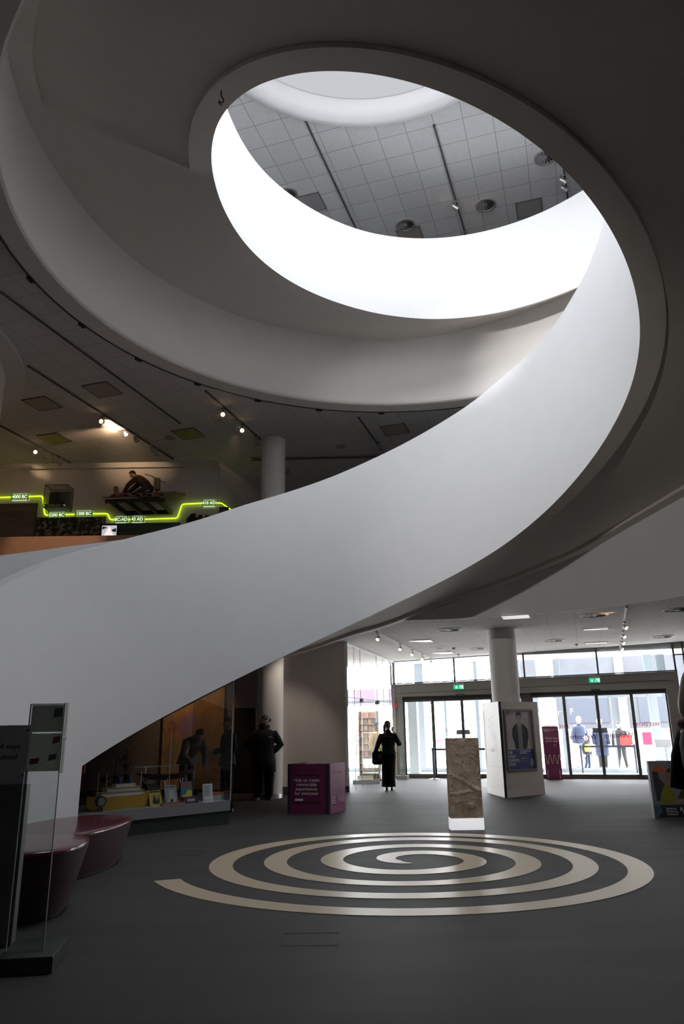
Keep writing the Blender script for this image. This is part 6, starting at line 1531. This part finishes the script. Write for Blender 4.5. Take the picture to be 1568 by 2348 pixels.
# dark boat model with frame
bo_ = thing('model_boat', 'dark long boat model on a metal cradle at the back of the case', 'model ship', cw(1.95, 0.85), CR)
rows = []
for x, w_, z0, z1 in ((-0.55, 0.01, 0.44, 0.47), (-0.3, 0.07, 0.35, 0.44), (0, 0.09, 0.33, 0.42), (0.3, 0.07, 0.35, 0.44), (0.55, 0.01, 0.45, 0.49)): rows.append([(x, -w_ * 0.5, z0), (x, -w_, z1), (x, w_, z1), (x, w_ * 0.5, z0)])
b = MB(); b.rings(rows, True, True, True); b.build('hull', pmat('dark_red_hull', (0.06, 0.02, 0.018), 0.5), bo_, smooth=30)
b = MB()
for x in (-0.3, 0, 0.3): b.tube([(x - 0.06, -0.06, 0), (x, -0.05, 0.36)], 0.008, 5); b.tube([(x + 0.06, 0.06, 0), (x, 0.05, 0.36)], 0.008, 5)
b.bar((-0.6, 0, 0.56), (0.25, 0, 0.56), 0.02, 0.02); b.tube([(-0.4, 0, 0.0), (-0.4, 0, 0.56)], 0.008, 5); b.build('cradle', M['steel'], bo_)
en = thing('dark_wheel_model', 'dark rounded engine model between the toy ferry and the magazines', 'model', cw(1.50, 0.62), CR)
b = MB(); b.cyl((-0.1, 0, 0.16), (0.12, 0, 0.16), 0.16, 0.14, 20); b.build('drum', M['black'], en, smooth=40); b = MB(); b.box((0, 0, 0.02), (0.34, 0.26, 0.04)); b.tube([(-0.15, 0, 0.3), (0.0, 0, 0.42), (0.2, 0, 0.34)], 0.01, 5); b.build('frame', M['dark'], en)
sm = thing('round_clock', 'small dark round clock at the bow of the toy ferry', 'clock', cw(0.42, 0.12), CR)
b = MB(); b.cyl((0, -0.03, 0.14), (0, 0.03, 0.14), 0.075, n=20); b.box((0, 0, 0.03), (0.06, 0.06, 0.06)); b.build('case', M['black'], sm, smooth=40); b = MB(); b.cyl((0, -0.032, 0.14), (0, -0.034, 0.14), 0.055, n=20); b.build('dial', M['grey'], sm)
# printed items leaning
def book(name, lab, cat, s, d, w_, h_, tilt, col, turn=0.0, bands=(), thick=0.02):
    t = thing(name, lab, cat, cw(s, d), CR + turn)
    T = Matrix.Rotation(-tilt, 4, 'X')
    b = MB(); b.box((0, thick / 2, h_ / 2), (w_, thick, h_), T); b.build('cover', pmat(name + '_cover', col, 0.5, grain=0.3, gscale=30), t)
    for nm, pts, c2 in bands:
        bb = MB(); bb.add([T @ Vector((x * w_, -0.002, z * h_)) for x, z in pts], [tuple(range(len(pts)))]); bb.build(nm, pmat(name + '_' + nm, c2, 0.5), t)
    b = MB(); b.box((0, 0.06, 0.04), (0.05, 0.10, 0.08)); b.build('prop', M['dark'], t)
    return t
q4 = lambda a, c, d, e: [(a, c), (d, c), (d, e), (a, e)]
book('song_sheet', 'yellow song sheet with dark figures leaning in the glass case', 'booklet', 1.41, 0.20, 0.22, 0.24, 0.35, (0.42, 0.28, 0.05), 0.05, (('figures', [(-0.3, 0.2), (-0.1, 0.75), (0.1, 0.35), (0.35, 0.7), (0.3, 0.15), (0, 0.1)], (0.03, 0.02, 0.01)), ('title_band', q4(-0.45, 0.86, 0.45, 0.95), (0.05, 0.03, 0.02))))
book('grey_magazine', 'grey illustrated magazine leaning just right of the glass joint', 'magazine', 1.68, 0.18, 0.22, 0.30, 0.3, (0.24, 0.24, 0.25), 0.0, (('picture', [(-0.3, 0.15), (-0.1, 0.7), (0.15, 0.8), (0.4, 0.3), (0.3, 0.1)], (0.38, 0.37, 0.36)), ('title_band', q4(-0.4, 0.88, 0.4, 0.95), (0.08, 0.08, 0.08))))
book('comic_annual', 'bright blue and yellow comic annual leaning beside the white card', 'book', 1.98, 0.22, 0.21, 0.33, 0.15, (0.07, 0.15, 0.20), 0.0, (('yellow_figure', [(-0.48, 0.05), (-0.45, 0.35), (-0.1, 0.40), (0.1, 0.62), (0.48, 0.58), (0.45, 0.2), (0.1, 0.05)], (0.60, 0.52, 0.04)), ('red_title', q4(-0.42, 0.82, 0.42, 0.93), (0.38, 0.07, 0.05)), ('red_patch', [(-0.2, 0.06), (0.0, 0.25), (0.2, 0.12), (0.1, 0.05)], (0.45, 0.12, 0.05))))
tb = book('toy_box', 'flat purple toy box with a cream name label under the comic annual', 'box', 1.98, 0.10, 0.28, 0.10, 0.0, (0.06, 0.035, 0.15), 0.0, (('label', q4(-0.25, 0.3, 0.25, 0.75), (0.50, 0.40, 0.25)), ('red_end', q4(-0.5, 0.02, -0.44, 0.98), (0.35, 0.05, 0.05))), 0.09)
lc = book('label_card', 'white text card standing at the front of the glass case', 'label', 2.30, 0.09, 0.19, 0.28, 0.12, (0.72, 0.72, 0.74), 0.0, (), 0.006)
b = MB(); T = Matrix.Rotation(-0.12, 4, 'X')
for k in range(13): b.box((-0.005 - 0.012 * (k % 3), -0.002, 0.255 - 0.0145 * k), (0.15 - 0.022 * (k % 3), 0.001, 0.006), T)
b.build('text_lines', M['grey'], lc)
b = MB()
for k in range(5): b.add([T @ Vector((-0.075 + 0.032 * k, -0.002, 0.012)), T @ Vector((-0.055 + 0.032 * k, -0.002, 0.012)), T @ Vector((-0.06 + 0.032 * k, -0.002, 0.05 + 0.008 * (k % 2))), T @ Vector((-0.07 + 0.032 * k, -0.002, 0.05))], [(0, 1, 2, 3)])
b.build('sketches', M['grey'], lc)
t = thing('shallow_box', 'long pale game box with an orange top edge at the right of the case', 'box', cw(2.53, 0.35), CR)
b = MB(); b.box((0, 0, 0.05), (0.36, 0.26, 0.10)); b.build('tray', pmat('box_grey', (0.26, 0.25, 0.25), 0.6), t); b = MB(); b.box((0, 0, 0.105), (0.37, 0.27, 0.015)); b.build('lid', pmat('box_orange', (0.40, 0.09, 0.03), 0.5), t)
t = thing('flat_book', 'flat red book with pale page edge lying at the front of the case', 'book', cw(1.62, 0.07), CR - 0.05)
b = MB(); b.box((0, 0, 0.006), (0.40, 0.10, 0.012)); b.box((0, 0, 0.034), (0.40, 0.10, 0.008)); b.build('cover', pmat('red_cover', (0.25, 0.035, 0.03), 0.5), t); b = MB(); b.box((0.005, 0.002, 0.021), (0.39, 0.095, 0.018)); b.build('pages', M['vent_white'], t)
t = thing('speaker_block', 'small black speaker block behind the shallow game box', 'speaker', cw(2.46, 0.62), CR); b = MB(); b.box((0, 0, 0.04), (0.12, 0.1, 0.08)); b.build('body', M['black'], t, bevel=0.01); b = MB(); b.lathe([(0.001, 0.004), (0.03, 0.004), (0.034, 0)], n=14); o_ = b.build('cone', M['grey'], t); o_.rotation_euler = (PI / 2, 0, 0); o_.location = (0, -0.051, 0.04)
# orange mural and dark doorway at the back of the lobby
t = thing('mural', 'warmly lit orange mural with coloured shapes at the back of the lobby', 'mural', (-3.75, 18.88, 0.14))
mur = print_mat('mural_print', (0.75, 0.42, 0.20), (0.38, 0.20, 0.10), 2.5, 0.3, 0.7)
b = MB(); b.box((0, 0, 1.25), (1.5, 0.06, 2.5)); b.build('board', mur, t)
def blot(cx, cz, rx, rz, seed):
    q = random.Random(seed); ph = [q.uniform(0, 6.28) for _ in range(3)]
    return [(cx + rx * math.cos(a) * (1 + 0.18 * math.sin(3 * a + ph[0]) + 0.12 * math.sin(5 * a + ph[1])), cz + rz * math.sin(a) * (1 + 0.15 * math.sin(2 * a + ph[2]))) for a in [2 * PI * k / 36 for k in range(36)]]
for i, (nm, col, c) in enumerate((('violet_shape', (0.42, 0.24, 0.40), (-0.20, 1.42, 0.13, 0.30)), ('blue_shape', (0.36, 0.28, 0.46), (-0.05, 1.60, 0.07, 0.22)), ('green_shape', (0.38, 0.30, 0.15), (-0.52, 0.78, 0.15, 0.36)), ('red_shape', (0.52, 0.20, 0.13), (-0.52, 1.45, 0.09, 0.17)), ('tan_shape', (0.48, 0.30, 0.17), (-0.28, 0.55, 0.20, 0.28)))):
    bb = MB(); bb.add([(x, -0.031 - 0.001 * (i + 1), z) for x, z in blot(*c, i)], [tuple(range(36))]); bb.build(nm, pmat(nm, col, 0.6), t)
dd_ = struct(thing('door_5', None, None, (-2.48, 18.86, 0)))
b = MB(); b.box((0, 0, 1.02), (0.52, 0.05, 2.0)); b.build('panel', pmat('dark_door', (0.012, 0.011, 0.011), 0.6), dd_)
b = MB()
R3 = random.Random(9)
for k in range(4): b.tube([(-0.15 + 0.1 * k, -0.028, 0.4 + 0.1 * k), (-0.12 + 0.1 * k + R3.uniform(-.05, .05), -0.028, 0.8), (-0.1 + 0.08 * k, -0.028, 1.1 + R3.uniform(-.1, .2))], 0.006, 4)
b.build('chalk_mark', M['dark'], dd_)
b = MB(); b.box((0, -0.01, 0.012), (0.56, 0.06, 0.024)); b.build('sill', M['grey'], dd_)
# white ball camera on the shop wall end
t = thing('wall_sensor', 'small round pale sensor on the white end post of the shop wall', 'sensor', (0.02, 19.1, 2.28))
b = MB(); b.sphere((0, 0, 0), 0.055, 14, 10); b.build('dome', M['white_warm'], t, smooth=180); b = MB(); b.cyl((0, 0, 0), (0, 0.06, 0), 0.03, n=12); b.build('mount', M['vent_white'], t)
# ================================================================== light
w = bpy.data.worlds.new('overcast_sky'); scene.world = w; w.use_nodes = True
bg = w.node_tree.nodes['Background']; bg.inputs[0].default_value = (0.95, 0.965, 1.0, 1); bg.inputs[1].default_value = 20.0

def area(name, loc, rot, size, power, col=(1, 1, 1), shape='RECTANGLE', sy=None, spread=180):
    l = bpy.data.lights.new(name, 'AREA'); l.energy = power; l.color = col; l.shape = shape; l.size = size
    if sy: l.size_y = sy
    l.spread = math.radians(spread)
    o = bpy.data.objects.new(name, l); COL.objects.link(o); o.location = loc; o.rotation_euler = rot
    return o
area('rooflight_daylight', (SK[0], SK[1], 13.62), (0, 0, 0), 6.4, 660, (0.93, 0.96, 1.0), 'DISK', spread=180)

for o in (area('doors_portal', E(1.7, 3.45, 1.85), (-PI / 2, 0, EROT), 15, 1, sy=3.7), area('window_portal', (-7.15, Y0 - 0.25, 12.2), (PI / 2, 0, 0), 12.3, 1, sy=2.0)):
    o.data.cycles.is_portal = True          # guides sampling of the sky through the openings; gives no light itself

area('window_fill', (-7.15, Y0 + 0.08, 12.2), (PI / 2, 0, 0), 12.0, 650, (0.98, 0.98, 1.0), sy=1.9)  # added lamp that strengthens the light of the added window

def spot(name, loc, target, power, col, size=60, blend=0.6, r=0.03):
    l = bpy.data.lights.new(name, 'SPOT'); l.energy = power; l.color = col; l.spot_size = math.radians(size); l.spot_blend = blend; l.shadow_soft_size = r
    o = bpy.data.objects.new(name, l); COL.objects.link(o); o.location = loc
    o.rotation_euler = (Vector(target) - Vector(loc)).to_track_quat('-Z', 'Y').to_euler()
    return o
# added spots without fittings, brightening the far side of the ceiling opening
cool = (1.0, 0.975, 0.95)
spot('fascia_fill', (-4.55, 8.9, 8.45), (5.0, 14.5, 9.15), 3000, cool, 25, 1.0, 0.1)
spot('fascia_fill', (-4.9, 11.0, 8.45), (1.6, 15.8, 8.9), 420, cool, 26, 1.0, 0.1)
spot('deck_lamp', (-3.0, -2.6, 6.4), (4.9, 14.6, 4.2), 1500, (1.0, 0.95, 0.90), 30, 0.9, 0.15)  # added spot behind the viewer, brightens the slab edge and pillar
spot('deck_lamp', (-3.0, -2.6, 6.4), (1.83, 12.0, 0.85), 2000, (1.0, 0.93, 0.86), 7, 0.8, 0.05)  # added spot behind the viewer, brightens the stone slab
scene.view_settings.exposure = 0.0
scene.cycles.max_bounces = 10
scene.cycles.diffuse_bounces = 5
scene.cycles.transparent_max_bounces = 24
scene.cycles.use_denoising = True
scene.cycles.sample_clamp_indirect = 6.0
# warm track lamps of the gallery and the entrance, with two added fill spots
warm = (1.0, 0.66, 0.38)
spot('gallery_lamp', on_z(235, 966, Z1 - 0.16), on_z(300, 1000, Z1), 442, warm, 80)
spot('gallery_lamp', on_z(512, 950, Z1 - 0.16), on_z(430, 960, Z1), 513, warm, 70)
spot('gallery_lamp', on_z(84, 1036, Z1 - 0.16), (-9.2, 19.5, 7.4), 341, warm, 90)
spot('gallery_lamp', on_z(556, 986, Z1 - 0.16), (-4.2, 19.5, 7.2), 270, warm, 80)
spot('gallery_lamp', on_z(287, 992, Z1 - 0.18), on_z(240, 1010, Z1), 170, warm, 80)
spot('gallery_lamp', (-9.0, 17.4, 7.2), (-9.6, 18.8, 5.0), 192, (1.0, 0.55, 0.28), 80)  # added spot away from the tracks, gives the gallery bounce light
spot('gallery_lamp', (-5.5, 12.2, 8.6), (-6.4, 15.8, 5.35), 420, (1.0, 0.70, 0.45), 30)  # added spot away from the tracks, brightens the rust parapet
for i in range(1, 5):
    p = tr[0].lerp(tr[1], (0.24, 0.45, 0.63, 0.82)[i - 1]); spot('entrance_lamp', p - Vector((0, 0, 0.2)), p + Vector((-0.4, -1.5, -3.5)), 12, warm, 70)
p = tr[0].lerp(tr[1], 0.1); spot('entrance_lamp', p - Vector((0, 0, 0.12)), p + Vector((-1.4, 0.4, 0.0)), 8, warm, 60)
spot('shop_lamp', E(-0.55, -2.6, 3.3), E(-0.68, -0.95, 1.2), 260, (1.0, 0.75, 0.5), 60)
spot('lobby_lamp', (-0.7, 16.9, 3.6), (-1.5, 18.2, 1.3), 55, (1.0, 0.86, 0.74), 75)
spot('mural_lamp', (-3.7, 18.2, 3.6), (-3.75, 18.9, 1.2), 60, (1.0, 0.62, 0.32), 75)
